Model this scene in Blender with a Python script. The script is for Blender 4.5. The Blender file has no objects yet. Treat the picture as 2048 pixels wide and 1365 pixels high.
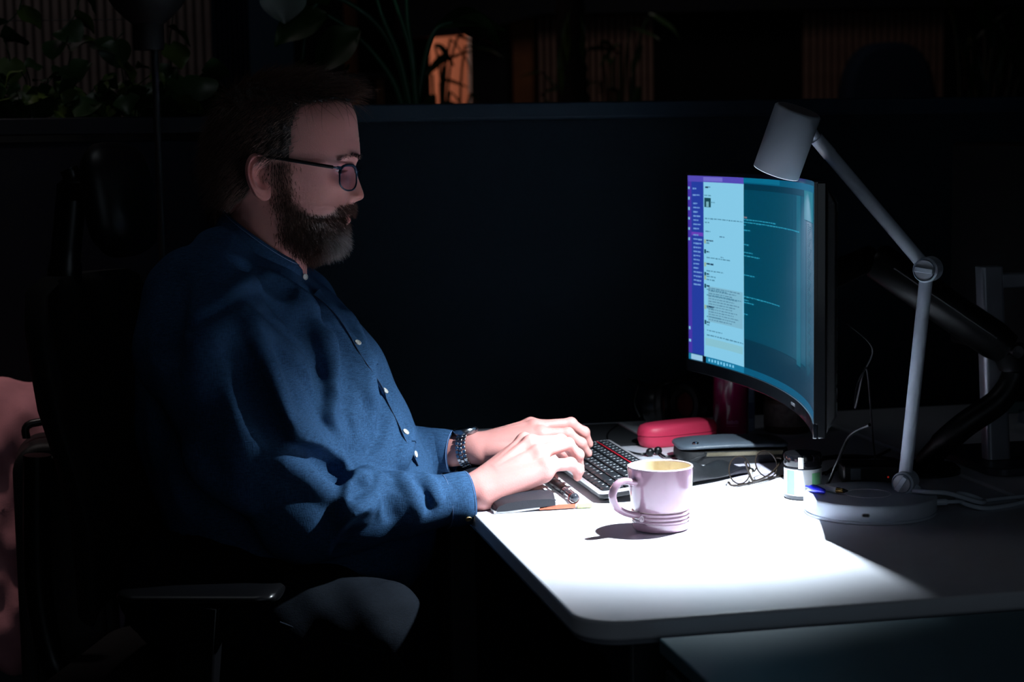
import bpy, bmesh, math, random
import numpy as np
from mathutils import Vector, Matrix
random.seed(7); rng = np.random.default_rng(7)
SC = bpy.context.scene
COL = SC.collection
# ------------------------------------------------------------------ camera
F = 3700.0; YAW = math.radians(12.2); PITCH = math.radians(6.43); ROLL = math.radians(0.95)
_f = np.array([math.sin(YAW)*math.cos(PITCH), math.cos(YAW)*math.cos(PITCH), -math.sin(PITCH)])
_r = np.array([math.cos(YAW), -math.sin(YAW), 0.0]); _u = np.cross(_r, _f)
CR = math.cos(ROLL)*_r - math.sin(ROLL)*_u; CU = math.sin(ROLL)*_r + math.cos(ROLL)*_u; CF = _f
CP = np.array([-0.748, -2.481, 1.293])
def ray(px, py): return CF + CR*((px-1024)/F) + CU*((682.5-py)/F)
def WY(px, py, y):
    d = ray(px, py); return CP + d*((y-CP[1])/d[1])
def WZ(px, py, z):
    d = ray(px, py); return CP + d*((z-CP[2])/d[2])
def pix(p):
    v = np.asarray(p, float)-CP; z = v@CF; return (1024+F*(v@CR)/z, 682.5-F*(v@CU)/z)
cam = bpy.data.cameras.new('camera'); co = bpy.data.objects.new('camera', cam); COL.objects.link(co)
cam.sensor_width = 36.0; cam.lens = F/2048*36.0; cam.clip_start = 0.05; cam.clip_end = 60
m = Matrix(((CR[0], CU[0], -CF[0]), (CR[1], CU[1], -CF[1]), (CR[2], CU[2], -CF[2]))).to_4x4(); m.translation = Vector(CP)
co.matrix_world = m; SC.camera = co
cam.dof.use_dof = True; cam.dof.focus_distance = 2.75; cam.dof.aperture_fstop = 5.6
# ------------------------------------------------------------------ world, lights, exposure
w = bpy.data.worlds.new('world'); SC.world = w; w.use_nodes = True
w.node_tree.nodes['Background'].inputs[0].default_value = (0.35, 0.5, 0.8, 1); w.node_tree.nodes['Background'].inputs[1].default_value = 0.002
SC.view_settings.view_transform = 'Standard'; SC.view_settings.look = 'None'
SC.view_settings.exposure = 0.0; SC.view_settings.gamma = 1.0; SC.view_settings.use_curve_mapping = False
def light(name, kind, loc, energy, color, target=None, size=0.1, **kw):
    l = bpy.data.lights.new(name, kind); l.energy = energy; l.color = color
    if kind == 'AREA': l.size = size
    else: l.shadow_soft_size = size
    for k, v in kw.items(): setattr(l, k, v)
    o = bpy.data.objects.new(name, l); COL.objects.link(o); o.location = loc
    if target is not None:
        o.rotation_euler = (Vector(target)-Vector(loc)).to_track_quat('-Z', 'Y').to_euler()
    return o
# a downlight, added unseen fills and a warm lamp far behind the partition
light('ceiling_downlight', 'SPOT', (-1.28, 0.60, 2.72), 26.0, (1.0, 0.84, 0.82), (-1.06, 0.95, 0.7), 0.06, spot_size=math.radians(36), spot_blend=0.9)
light('slat_fill_light', 'AREA', (-1.3, 3.0, 2.72), 1.7, (1.0, 0.88, 0.88), (-1.3, 3.9, 1.0), 1.0)  # unseen soft light added to bring out the left slats
light('shoulder_fill_light', 'AREA', (-0.9, 0.35, 2.72), 0.8, (0.85, 0.92, 1.0), (-0.7, 0.4, 1.0), 0.6)  # unseen overhead fill added for shoulders and hair
light('far_slat_fill_light', 'AREA', (1.7, 4.6, 2.72), 1.5, (1.0, 0.86, 0.82), (1.7, 5.8, 1.2), 0.8)  # unseen fill added so the distant slats show
light('warm_floor_lamp_light', 'POINT', (0.55, 6.75, 1.75), 13.0, (1.0, 0.62, 0.47), None, 0.12)
light('front_fill_light', 'AREA', (-0.6, -4.3, 1.5), 4.0, (0.7, 0.85, 1.0), (0.2, 0.0, 0.8), 1.8)  # unseen fill added on the camera side; no window stands there
# ------------------------------------------------------------------ helpers
def lin(c):
    out = []
    for v in c[:3]:
        v = v/255.0; out.append(v/12.92 if v <= 0.04045 else ((v+0.055)/1.055)**2.4)
    return (out[0], out[1], out[2], 1.0)
MATS = {}
def mat(name, rgb, rough=0.5, metal=0.0, bump=None, var=None, spec=0.5, coat=0.0, trans=0.0, ior=1.45, sheen=0.0, attr=None, sss=0.0):
    if name in MATS: return MATS[name]
    M = bpy.data.materials.new(name); M.use_nodes = True; nt = M.node_tree; b = nt.nodes['Principled BSDF']
    b.inputs['Base Color'].default_value = lin(rgb); b.inputs['Roughness'].default_value = rough; b.inputs['Metallic'].default_value = metal
    b.inputs['Specular IOR Level'].default_value = spec; b.inputs['Coat Weight'].default_value = coat; b.inputs['Coat Roughness'].default_value = 0.08
    b.inputs['Transmission Weight'].default_value = trans; b.inputs['IOR'].default_value = ior; b.inputs['Sheen Weight'].default_value = sheen
    if sss:
        b.inputs['Subsurface Weight'].default_value = sss; b.inputs['Subsurface Radius'].default_value = (0.012, 0.005, 0.003); b.inputs['Subsurface Scale'].default_value = 0.6
    tc = nt.nodes.new('ShaderNodeTexCoord')
    src = None
    if attr:
        a = nt.nodes.new('ShaderNodeAttribute'); a.attribute_name = attr; src = a.outputs['Color']; nt.links.new(src, b.inputs['Base Color'])
    if var:
        sc_, amt = var
        n = nt.nodes.new('ShaderNodeTexNoise'); n.inputs['Scale'].default_value = sc_; n.inputs['Detail'].default_value = 5
        nt.links.new(tc.outputs['Object'], n.inputs['Vector'])
        r = nt.nodes.new('ShaderNodeMapRange'); r.inputs[1].default_value = 0.3; r.inputs[2].default_value = 0.7; r.inputs[3].default_value = 1-amt; r.inputs[4].default_value = 1+amt
        nt.links.new(n.outputs[0], r.inputs[0])
        x = nt.nodes.new('ShaderNodeMix'); x.data_type = 'RGBA'; x.blend_type = 'MULTIPLY'; x.inputs[0].default_value = 1
        if src: nt.links.new(src, x.inputs[6])
        else: x.inputs[6].default_value = lin(rgb)
        nt.links.new(r.outputs[0], x.inputs[7]); nt.links.new(x.outputs[2], b.inputs['Base Color'])
    if bump:
        sc_, st = bump[:2]
        n = nt.nodes.new('ShaderNodeTexNoise'); n.inputs['Scale'].default_value = sc_; n.inputs['Detail'].default_value = 4
        nt.links.new(tc.outputs['Object'], n.inputs['Vector'])
        bp = nt.nodes.new('ShaderNodeBump'); bp.inputs['Strength'].default_value = st; bp.inputs['Distance'].default_value = bump[2] if len(bump) > 2 else 0.001
        nt.links.new(n.outputs[0], bp.inputs['Height']); nt.links.new(bp.outputs[0], b.inputs['Normal'])
    MATS[name] = M; return M
def emis(name, rgb, strength=1.0, gloss=False):
    if name in MATS: return MATS[name]
    M = bpy.data.materials.new(name); M.use_nodes = True; b = M.node_tree.nodes['Principled BSDF']
    b.inputs['Base Color'].default_value = (0.004, 0.004, 0.005, 1); b.inputs['Roughness'].default_value = 0.25
    b.inputs['Emission Color'].default_value = lin(rgb); b.inputs['Emission Strength'].default_value = strength
    b.inputs['Specular IOR Level'].default_value = 0.5 if gloss else 0.2
    MATS[name] = M; return M
def glass(name, rgb=(255, 255, 255), rough=0.02, ior=1.45, mix=0.9):
    # thin clear sheet: mostly see-through with a fresnel reflection
    if name in MATS: return MATS[name]
    M = bpy.data.materials.new(name); M.use_nodes = True; nt = M.node_tree; nt.nodes.clear()
    o = nt.nodes.new('ShaderNodeOutputMaterial'); t = nt.nodes.new('ShaderNodeBsdfTransparent'); g = nt.nodes.new('ShaderNodeBsdfGlossy')
    t.inputs[0].default_value = lin(rgb); g.inputs['Roughness'].default_value = rough
    fr = nt.nodes.new('ShaderNodeLayerWeight'); fr.inputs[0].default_value = 0.12; x = nt.nodes.new('ShaderNodeMixShader')
    nt.links.new(fr.outputs[0], x.inputs[0]); nt.links.new(t.outputs[0], x.inputs[1]); nt.links.new(g.outputs[0], x.inputs[2]); nt.links.new(x.outputs[0], o.inputs[0])
    MATS[name] = M; return M
class G:
    """collects shapes of ONE part"""
    def __init__(s): s.v = []; s.f = []; s.mi = []
    def add(s, v, f, mi=0):
        k = len(s.v); s.v += [tuple(map(float, p)) for p in v]; s.f += [tuple(i+k for i in q) for q in f]; s.mi += [mi]*len(f); return s
    def box(s, c, d, rot=None, mi=0):
        x, y, z = d[0]/2, d[1]/2, d[2]/2
        v = [Vector(p) for p in ((-x,-y,-z),(x,-y,-z),(x,y,-z),(-x,y,-z),(-x,-y,z),(x,-y,z),(x,y,z),(-x,y,z))]
        if rot is not None: v = [rot @ p for p in v]
        v = [p+Vector(c) for p in v]
        return s.add(v, [(0,3,2,1),(4,5,6,7),(0,1,5,4),(1,2,6,5),(2,3,7,6),(3,0,4,7)], mi)
    def bar(s, a, b, w, h, mi=0, up=(0,0,1)):
        a = Vector(a); b = Vector(b); d = b-a; L = d.length; d.normalize(); u = Vector(up); sd = d.cross(u)
        if sd.length < 1e-4: sd = Vector((1,0,0))
        sd.normalize(); u = sd.cross(d)
        rot = Matrix((d, sd, u)).transposed(); return s.box((a+b)/2, (L, w, h), rot, mi)
    def loft(s, rings, caps=True, closed=True, mi=0):
        n = len(rings[0]); v = [p for r in rings for p in r]; f = []
        for i in range(len(rings)-1):
            for j in range(n if closed else n-1):
                a = i*n+j; b = i*n+(j+1) % n; f.append((a, b, b+n, a+n))
        if caps and closed:
            f.append(tuple(range(n-1, -1, -1))); f.append(tuple((len(rings)-1)*n+j for j in range(n)))
        return s.add(v, f, mi)
    def lathe(s, prof, n=32, c=(0,0,0), mi=0, caps=False, axis=None):
        rings = []
        for r, z in prof:
            rings.append([(r*math.cos(2*math.pi*j/n), r*math.sin(2*math.pi*j/n), z) for j in range(n)])
        if axis is not None:
            q = Vector((0,0,1)).rotation_difference(Vector(axis)); rings = [[q @ Vector(p) for p in r] for r in rings]
        rings = [[(p[0]+c[0], p[1]+c[1], p[2]+c[2]) for p in r] for r in rings]
        return s.loft(rings, caps, True, mi)
    def cyl(s, a, b, r, r2=None, n=20, mi=0):
        a = Vector(a); b = Vector(b); return s.tube([a, b], [r, r if r2 is None else r2], n, mi)
    def tube(s, path, r, n=10, mi=0, caps=True, flat=1.0, up=None):
        path = [Vector(p) for p in path]; m_ = len(path); rr = r if hasattr(r, '__len__') else [r]*m_
        tang = [((path[min(i+1, m_-1)]-path[max(i-1, 0)]).normalized()) for i in range(m_)]
        nrm = Vector(up) if up is not None else (Vector((0,0,1)) if abs(tang[0].z) < 0.9 else Vector((1,0,0)))
        rings = []
        for i in range(m_):
            t = tang[i]; nrm = nrm - t*nrm.dot(t)
            if nrm.length < 1e-5: nrm = t.orthogonal()
            nrm.normalize(); b = t.cross(nrm)
            rings.append([path[i]+(b*math.cos(2*math.pi*j/n)+nrm*(flat*math.sin(2*math.pi*j/n)))*rr[i] for j in range(n)])
        return s.loft(rings, caps, True, mi)
    def sphere(s, c, r, n=16, m_=10, mi=0, sc=(1,1,1), rot=None):
        prof = [(math.sin(math.pi*i/m_), -math.cos(math.pi*i/m_)) for i in range(m_+1)]
        v = []; f = []
        for a, z in prof:
            for j in range(n):
                p = Vector((a*math.cos(2*math.pi*j/n)*r*sc[0], a*math.sin(2*math.pi*j/n)*r*sc[1], z*r*sc[2]))
                if rot is not None: p = rot @ p
                v.append((p.x+c[0], p.y+c[1], p.z+c[2]))
        for i in range(m_):
            for j in range(n):
                a = i*n+j; b = i*n+(j+1) % n; f.append((a, b, b+n, a+n))
        return s.add(v, f, mi)
    def prism(s, outline, z0, z1, mi=0, M=None):
        n = len(outline); r0 = [Vector((x, y, z0)) for x, y in outline]; r1 = [Vector((x, y, z1)) for x, y in outline]
        if M is not None: r0 = [M @ p for p in r0]; r1 = [M @ p for p in r1]
        return s.loft([r0, r1], True, True, mi)
def rrect(w_, h_, r, n=6, cx=0, cy=0):
    out = []
    for (sx, sy, a0) in ((1,1,0),(-1,1,90),(-1,-1,180),(1,-1,270)):
        for i in range(n+1):
            a = math.radians(a0+90*i/n); out.append((cx+sx*(w_/2-r)+r*math.cos(a), cy+sy*(h_/2-r)+r*math.sin(a)))
    return out
def smooth_path(pts, n=8):
    P = [Vector(p) for p in pts]; out = []
    for i in range(len(P)-1):
        p0 = P[max(i-1, 0)]; p1 = P[i]; p2 = P[i+1]; p3 = P[min(i+2, len(P)-1)]
        for k in range(n):
            t = k/n
            out.append(0.5*((2*p1)+(p2-p0)*t+(2*p0-5*p1+4*p2-p3)*t*t+(3*p1-p0-3*p2+p3)*t**3))
    out.append(P[-1]); return out
def obj(name, g, mats, parent=None, smooth=True, bevel=0.0, seg=2, world=False, angle=40, loc=None):
    """link ONE mesh object; if world, the vertices are world coordinates"""
    off = Vector((0,0,0))
    if world and parent is not None: off = Vector(parent.get('_loc', (0,0,0)))
    if loc is not None: off = Vector(loc)
    me = bpy.data.meshes.new(name); me.from_pydata([(p[0]-off.x, p[1]-off.y, p[2]-off.z) for p in g.v], [], g.f); 
    if not isinstance(mats, (list, tuple)): mats = [mats]
    for M in mats: me.materials.append(M)
    if len(mats) > 1: me.polygons.foreach_set('material_index', g.mi)
    bm = bmesh.new(); bm.from_mesh(me); bmesh.ops.recalc_face_normals(bm, faces=bm.faces); bm.to_mesh(me); bm.free()
    if smooth:
        me.polygons.foreach_set('use_smooth', [True]*len(me.polygons))
        try: me.set_sharp_from_angle(angle=math.radians(angle))
        except Exception: pass
    me.update()
    o = bpy.data.objects.new(name, me); COL.objects.link(o)
    if parent is not None: o.parent = parent
    if loc is not None: o.location = loc
    if bevel:
        b = o.modifiers.new('bevel', 'BEVEL'); b.width = bevel; b.segments = seg; b.limit_method = 'ANGLE'; b.angle_limit = math.radians(35); b.harden_normals = False
    return o
def tag(o, label=None, cat=None, group=None, kind=None):
    if label: o['label'] = label
    if cat: o['category'] = cat
    if group: o['group'] = group
    if kind: o['kind'] = kind
    return o
def thing(name, label, cat, loc=(0,0,0), rz=0.0, group=None):
    o = bpy.data.objects.new(name, None); COL.objects.link(o); o.location = loc; o.rotation_euler = (0,0,rz); o.empty_display_size = 0.05
    THINGLOC[o.name] = Vector(loc); return tag(o, label, cat, group)
THINGLOC = {}
def part(name, g, mats, parent, smooth=True, bevel=0.0, seg=2, angle=40):
    """a part whose vertices were written in world coordinates, under an unrotated thing"""
    L = THINGLOC.get(parent.name, Vector((0,0,0)))
    g.v = [(p[0]-L.x, p[1]-L.y, p[2]-L.z) for p in g.v]
    o = obj(name, g, mats, parent, smooth, bevel, seg, angle=angle); THINGLOC[o.name] = Vector(L) * 1.0; return o
def copy_of(src, parent=None, loc=None):
    c = src.copy(); COL.objects.link(c); c.parent = parent
    if loc is not None: c.location = loc
    return c
DZ = 0.73   # desk top
LAMP_W = 94.0
# ------------------------------------------------------------------ materials
black = mat('black_plastic', (14, 14, 16), 0.35)
blackm = mat('black_matte', (9, 9, 11), 0.6, bump=(900, 0.2))
whitep = mat('white_plastic', (214, 216, 222), 0.35)
lampw = mat('lamp_white', (198, 208, 222), 0.38)
chrome = mat('chrome', (200, 200, 205), 0.16, 1.0)
gold = mat('gold_metal', (190, 150, 90), 0.25, 1.0)
# ------------------------------------------------------------------ room shell
def struct(name, g, m_, smooth=False):
    o = obj(name, g, m_, None, smooth); return tag(o, kind='structure')
X0, X1, Y0, Y1, ZC = -4.2, 5.2, -4.6, 7.4, 2.8
flo = mat('dark_carpet', (26, 28, 33), 0.95, var=(60, 0.3), bump=(700, 0.5, 0.003)); wallm = mat('dark_wall_paint', (24, 30, 40), 0.8, bump=(120, 0.1)); ceil = mat('ceiling_paint', (44, 46, 50), 0.9)
warmwall = mat('orange_wall_paint', (206, 140, 112), 0.8, bump=(80, 0.1))
struct('floor', G().box(((X0+X1)/2, (Y0+Y1)/2, -0.05), (X1-X0, Y1-Y0, 0.1)), flo)
struct('ceiling', G().box(((X0+X1)/2, (Y0+Y1)/2, ZC+0.05), (X1-X0, Y1-Y0, 0.1)), ceil)
struct('wall_back', G().box(((X0+X1)/2, Y1+0.05, ZC/2), (X1-X0+0.2, 0.1, ZC)), warmwall)
struct('wall_front', G().box(((X0+X1)/2, Y0-0.05, ZC/2), (X1-X0+0.2, 0.1, ZC)), wallm)
struct('wall_left', G().box((X0-0.05, (Y0+Y1)/2, ZC/2), (0.1, Y1-Y0, ZC)), wallm)
struct('wall_right', G().box((X1+0.05, (Y0+Y1)/2, ZC/2), (0.1, Y1-Y0, ZC)), wallm)
# ------------------------------------------------------------------ desk
deskw = mat('white_laminate', (212, 214, 222), 0.42, var=(30, 0.02), bump=(1500, 0.04))
deskedge = mat('grey_desk_edge', (120, 124, 134), 0.5)
legm = mat('dark_desk_leg', (36, 40, 46), 0.45)
desk = thing('desk', 'white topped office desk with rounded corner, the man types at it', 'desk', (0.3, 0.24, 0))
dx0, dx1, dy0, dy1 = -0.236, 0.575, -0.468, 0.955
outl = rrect(dx1-dx0, dy1-dy0, 0.055, 8, (dx0+dx1)/2, (dy0+dy1)/2)
g = G().prism(outl, DZ-0.024, DZ); part('desktop', g, deskw, desk, bevel=0.004, seg=3)
g = G(); 
inner = rrect(dx1-dx0-0.012, dy1-dy0-0.012, 0.05, 8, (dx0+dx1)/2, (dy0+dy1)/2)
g.prism(inner, DZ-0.030, DZ-0.0242); part('underside_panel', g, deskedge, desk)
for (yy) in (-0.36, 0.85):
    g = G().box((-0.135, yy, 0.345), (0.055, 0.085, 0.70)); part('leg', g, legm, desk, bevel=0.006)
    g = G().box((-0.16, yy, 0.015), (0.14, 0.07, 0.03)); part('foot', g, legm, desk, bevel=0.006)
part('crossbeam', G().box((-0.135, 0.245, 0.66), (0.05, 1.12, 0.06)), legm, desk, bevel=0.004)
# facing desk behind the monitor
d2 = thing('desk', 'white desk pushed up behind the monitor, carrying the silver stand', 'desk', (1.0, 0.24, 0))
part('desktop', G().prism(rrect(0.8, dy1-dy0, 0.05, 8, 0.985, (dy0+dy1)/2), DZ-0.024, DZ), deskw, d2, bevel=0.004)
for yy in (-0.36, 0.85):
    part('leg', G().box((1.05, yy, 0.352), (0.055, 0.085, 0.704)), legm, d2, bevel=0.006)
# low cabinet standing just in front of the desk's near edge
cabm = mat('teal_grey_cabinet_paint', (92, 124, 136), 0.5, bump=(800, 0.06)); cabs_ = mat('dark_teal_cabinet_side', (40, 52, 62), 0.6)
cz = 0.712
ca = WZ(1318, 1277, cz); cx0 = ca[0]; cy1 = min(ca[1], dy0-0.012); cxm = cx0+0.6; cym = cy1-0.22
cab = thing('storage_cabinet', 'teal grey cabinet standing along the near edge of the white desk', 'cabinet', (cxm, cym, 0))
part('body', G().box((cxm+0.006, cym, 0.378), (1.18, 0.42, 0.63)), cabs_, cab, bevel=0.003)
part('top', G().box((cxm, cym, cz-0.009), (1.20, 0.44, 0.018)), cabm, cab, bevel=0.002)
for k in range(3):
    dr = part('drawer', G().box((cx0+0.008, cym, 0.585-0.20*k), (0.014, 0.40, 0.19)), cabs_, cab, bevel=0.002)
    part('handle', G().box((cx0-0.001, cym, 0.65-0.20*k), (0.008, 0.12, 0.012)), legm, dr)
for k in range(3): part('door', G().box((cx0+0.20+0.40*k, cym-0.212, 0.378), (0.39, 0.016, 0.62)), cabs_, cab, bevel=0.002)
part('plinth', G().box((cxm, cym, 0.031), (1.1, 0.36, 0.06)), legm, cab)
# ------------------------------------------------------------------ partition behind the desk
fab = mat('navy_partition_fabric', (15, 27, 35), 0.75, var=(200, 0.12), bump=(1200, 0.3, 0.0006), spec=0.15)
railm = mat('dark_blue_rail', (24, 40, 52), 0.5, spec=0.25)
PY = 1.0
p1 = thing('partition_screen', 'tall navy fabric partition right behind the white desk and monitor', 'partition', (0.5, PY+0.03, 0))
pl, pr = -0.545, 1.9
part('panel', G().box(((pl+pr)/2, PY+0.03, 0.685), (pr-pl, 0.045, 1.27)), fab, p1, bevel=0.004)
part('cap_rail', G().box(((pl+pr)/2, PY+0.03, 1.335), (pr-pl, 0.06, 0.030)), railm, p1, bevel=0.003)
part('seam_strip', G().box(((pl+pr)/2, PY+0.004, 1.319), (pr-pl, 0.006, 0.003)), railm, p1)
for xx in (pl+0.2, pr-0.2): part('foot', G().box((xx, PY+0.03, 0.025), (0.06, 0.3, 0.05)), legm, p1, bevel=0.005)
p2 = thing('partition_screen', 'dark partition at the left behind the chair, below the leafy planter', 'partition', (-1.5, PY+0.06, 0))
pl2 = -2.9
darkfab = mat('dark_partition_fabric', (16, 19, 28), 0.8, spec=0.15, bump=(1200, 0.3, 0.0006))
part('panel', G().box(((pl2+pl)/2-0.004, PY+0.06, 0.67), (pl-pl2-0.01, 0.045, 1.24)), darkfab, p2, bevel=0.004)
part('cap_rail', G().box(((pl2+pl)/2-0.004, PY+0.06, 1.318), (pl-pl2-0.01, 0.06, 0.032)), mat('dark_rail', (13, 16, 23), 0.55, spec=0.2), p2, bevel=0.003)
for xx in (pl2+0.2, pl-0.3): part('foot', G().box((xx, PY+0.06, 0.025), (0.06, 0.12, 0.05)), legm, p2, bevel=0.005)
# ------------------------------------------------------------------ desk lamp
LY = 0.022
def L(px, py): return Vector(WY(px, py, LY))
lamp = thing('desk_lamp', 'white jointed desk lamp with round charging base and cylinder shade, switched on', 'lamp', (0.328, LY, DZ))
bc = Vector((0.327, LY, 0)); R_ = 0.0965
prof = [(0, DZ+0.0005), (R_-0.001, DZ+0.0005), (R_-0.001, DZ+0.004), (R_-0.003, DZ+0.0042), (R_-0.003, DZ+0.0058), (R_-0.0005, DZ+0.006), (R_, DZ+0.007), (R_, DZ+0.024), (R_-0.0012, DZ+0.0265), (R_-0.0032, DZ+0.0275), (0, DZ+0.0275)]
base = part('base', G().lathe(prof, 96, (bc.x, bc.y, 0)), lampw, lamp, angle=50)
part('charging_ring', G().lathe([(0.0325, DZ+0.0274), (0.0325, DZ+0.0281), (0.0335, DZ+0.0281), (0.0335, DZ+0.0274)], 64, (bc.x-0.003, bc.y, 0)), mat('pale_grey_print', (232, 233, 238), 0.4), base)
g = G(); pp = WZ(1733, 1028, DZ+0.014); ang = math.atan2(pp[1]-bc.y, pp[0]-bc.x)
Mx = Matrix.Translation((bc.x+R_*math.cos(ang), bc.y+R_*math.sin(ang), DZ+0.0145)) @ Matrix.Rotation(ang+math.pi/2, 4, 'Z') @ Matrix.Rotation(math.pi/2, 4, 'X')
part('usb_port_rim', G().prism(rrect(0.0115, 0.0058, 0.0028), -0.0006, 0.0006, 0, Mx), chrome, base)
part('usb_port', G().prism(rrect(0.0088, 0.0034, 0.0016), -0.001, 0.0010, 0, Mx), black, base)
fj = L(1811, 964); el = L(1856, 539); a2 = L(1634, 277)
YV = Vector((math.sin(math.radians(42)), math.cos(math.radians(42)), 0)); XV = Vector((YV.y, -YV.x, 0))
def joint(nm, c, r, ang_):
    j = part(nm, G().lathe([(0, -0.016), (r-0.002, -0.016), (r, -0.014), (r, 0.014), (r-0.002, 0.016), (0, 0.016)], 48, c, axis=YV), lampw, lamp)
    part('knob_rim', G().lathe([(r*0.80, -0.0205), (r*0.80, -0.015), (r*0.86, -0.015), (r*0.86, -0.0205)], 48, c, axis=YV), lampw, j)
    part('knob', G().lathe([(0, -0.0190), (r*0.78, -0.0190), (r*0.78, -0.015), (0, -0.015)], 40, c, axis=YV), mat('lamp_white_dim', (178, 182, 190), 0.4), j)
    d = XV*math.cos(ang_)+Vector((0, 0, math.sin(ang_)))
    part('knob_grip', G().bar(c-d*r*0.74-YV*0.0205, c+d*r*0.74-YV*0.0205, 0.006, 0.0075, up=YV.cross(d)), lampw, j, bevel=0.0008)
    return j
joint('foot_joint', fj, 0.0165, math.radians(58)); joint('elbow_joint', el, 0.0185, math.radians(-8))
part('lower_arm', G().cyl(fj+Vector((0.0, 0.003, 0)), el+Vector((0, 0.003, 0)), 0.0098, n=28), lampw, lamp)
part('foot_post', G().tube([fj+Vector((0.004, 0.0, -0.004)), Vector((fj.x+0.008, LY, DZ+0.0276))], [0.012, 0.016], 24), lampw, lamp)
part('upper_arm', G().cyl(el+Vector((0, 0.003, 0)), a2+(el-a2)*0.12+Vector((0, 0.003, 0)), 0.0098, n=28), lampw, lamp)
part('arm_collar', G().cyl(a2+(el-a2)*0.12+Vector((0, 0.003, 0)), a2+Vector((0, 0.003, 0)), 0.0106, 0.0100, n=28), lampw, lamp)
sT = Vector(WY(1596.5, 220, LY-0.012)); sB = Vector(WY(1552.5, 344, LY+0.0135))
ax = (sB-sT).normalized(); sl = (sB-sT).length; SR = 0.0338
g = G().lathe([(0, 0), (SR-0.002, 0), (SR, 0.002), (SR, sl), (SR-0.0015, sl+0.0002), (SR-0.0015, sl-0.034), (0, sl-0.036)], 64, sT, axis=ax)
shade = part('shade', g, lampw, lamp, angle=50)
part('tilt_joint', G().tube([sT+ax*sl*0.40+Vector((SR-0.004, 0, 0.01)), a2+Vector((0, 0.003, 0))], 0.0075, 20), lampw, lamp)
cap = part('top_cap', G().lathe([(0, -0.0012), (SR-0.004, -0.0012), (SR-0.0035, 0), (0, 0)], 48, sT, axis=ax), mat('lamp_top_grey', (120, 116, 122), 0.4), shade)
part('glow_rim', G().lathe([(SR-0.0016, sl-0.001), (SR-0.0012, sl+0.0007), (SR-0.0004, sl+0.0007), (SR-0.0002, sl)], 64, sT, axis=ax), emis('lamp_rim_glow', (214, 232, 255), 1.3), shade)  # glowing ring added to imitate lamp light caught on the rim
led = part('light_disc', G().lathe([(0, sl-0.032), (0.012, sl-0.032), (0.012, sl-0.035), (0, sl-0.035)], 32, sT, axis=ax), emis('lamp_led', (255, 255, 255), 12), shade)
lp = sT+ax*(sl-0.024)
light('desk_lamp_light', 'SPOT', lp, LAMP_W, (0.80, 0.91, 1.0), lp+Vector((ax.x, ax.y*0.3, ax.z)), 0.0085, spot_size=math.radians(118), spot_blend=1.0)
# lamp cable, looped beside the base
cab_ = [(0.385, 0.000, DZ+0.0325), (0.40, -0.018, DZ+0.033), (0.43, -0.022, DZ+0.030), (0.478, -0.018, DZ+0.014), (0.498, 0.000, DZ+0.010), (0.485, 0.018, DZ+0.016), (0.462, 0.014, DZ+0.021), (0.460, 0.0, DZ+0.012), (0.485, -0.02, DZ+0.0045), (0.53, -0.01, DZ+0.0035), (0.60, 0.02, DZ+0.0035), (0.68, 0.01, DZ+0.0035)]
part('power_cord', G().tube(smooth_path(cab_, 8), 0.0035, 10), lampw, lamp)
cab_ = [(bc.x+R_-0.004, LY-0.028, DZ+0.0145), (bc.x+R_+0.018, LY-0.034, DZ+0.015), (bc.x+R_+0.04, LY-0.024, DZ+0.012), (0.475, 0.008, DZ+0.0045), (0.52, 0.035, DZ+0.0035), (0.62, 0.05, DZ+0.0035)]
part('charging_cord', G().tube(smooth_path(cab_, 8), [0.005]*6+[0.003]*(8*5+1-6), 10), lampw, lamp)
# ------------------------------------------------------------------ curved monitor
mon = thing('computer_monitor', 'wide curved black monitor showing a chat window and teal code', 'monitor', (0.27, 0.33, DZ))
MN = WY(1629, 600, -0.088); MF = WY(1377, 540, 0.667)
A_ = np.array([MF[0], MF[1]]); B_ = np.array([MN[0], MN[1]]); ch = np.linalg.norm(B_-A_); al = (B_-A_)/ch; nn = np.array([-al[1], al[0]])
if nn[0] < 0: nn = -nn
RC = 1.45; half = math.asin(ch/2/RC); cen = (A_+B_)/2 - nn*RC*math.cos(half)
def MS(s, z, d=0.0):     # s 0 = far (his left) ... 1 = near edge ; d = depth behind the glass
    a = (s*2-1)*half; q = cen+(RC+d)*(nn*math.cos(a)+al*math.sin(a)); return (q[0], q[1], z)
zT, zB = 1.2125, 0.8855; oT, oB = 1.2190, 0.8640; eS = 0.006/ch
NS = 48
def arcbox(s0, s1, z0, z1, d0, d1, n=NS):
    g = G(); rings = []
    for i in range(n+1):
        s = s0+(s1-s0)*i/n; rings.append([MS(s, z0, d0), MS(s, z1, d0), MS(s, z1, d1), MS(s, z0, d1)])
    return g.loft(rings)
bez = mat('monitor_bezel', (20, 22, 25), 0.28, coat=0.4); bk = mat('monitor_back', (15, 15, 17), 0.5, bump=(300, 0.3))
body = part('frame', arcbox(-eS, 1+eS, oB, oT, 0.0012, 0.016), bez, mon, bevel=0.002)
part('bottom_bezel', arcbox(-eS, 1+eS, oB, zB-0.0005, -0.0022, 0.006), mat('glossy_bezel', (24, 27, 31), 0.14, coat=0.6), mon, bevel=0.0012)
part('top_bezel', arcbox(-eS, 1+eS, zT, oT, -0.001, 0.004), bez, mon)
part('side_bezel', arcbox(-eS, 0.0, zB, zT, -0.001, 0.004, 2), bez, mon); part('side_bezel', arcbox(1.0, 1+eS, zB, zT, -0.001, 0.004, 2), bez, mon)
g = G(); rings = []
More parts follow.
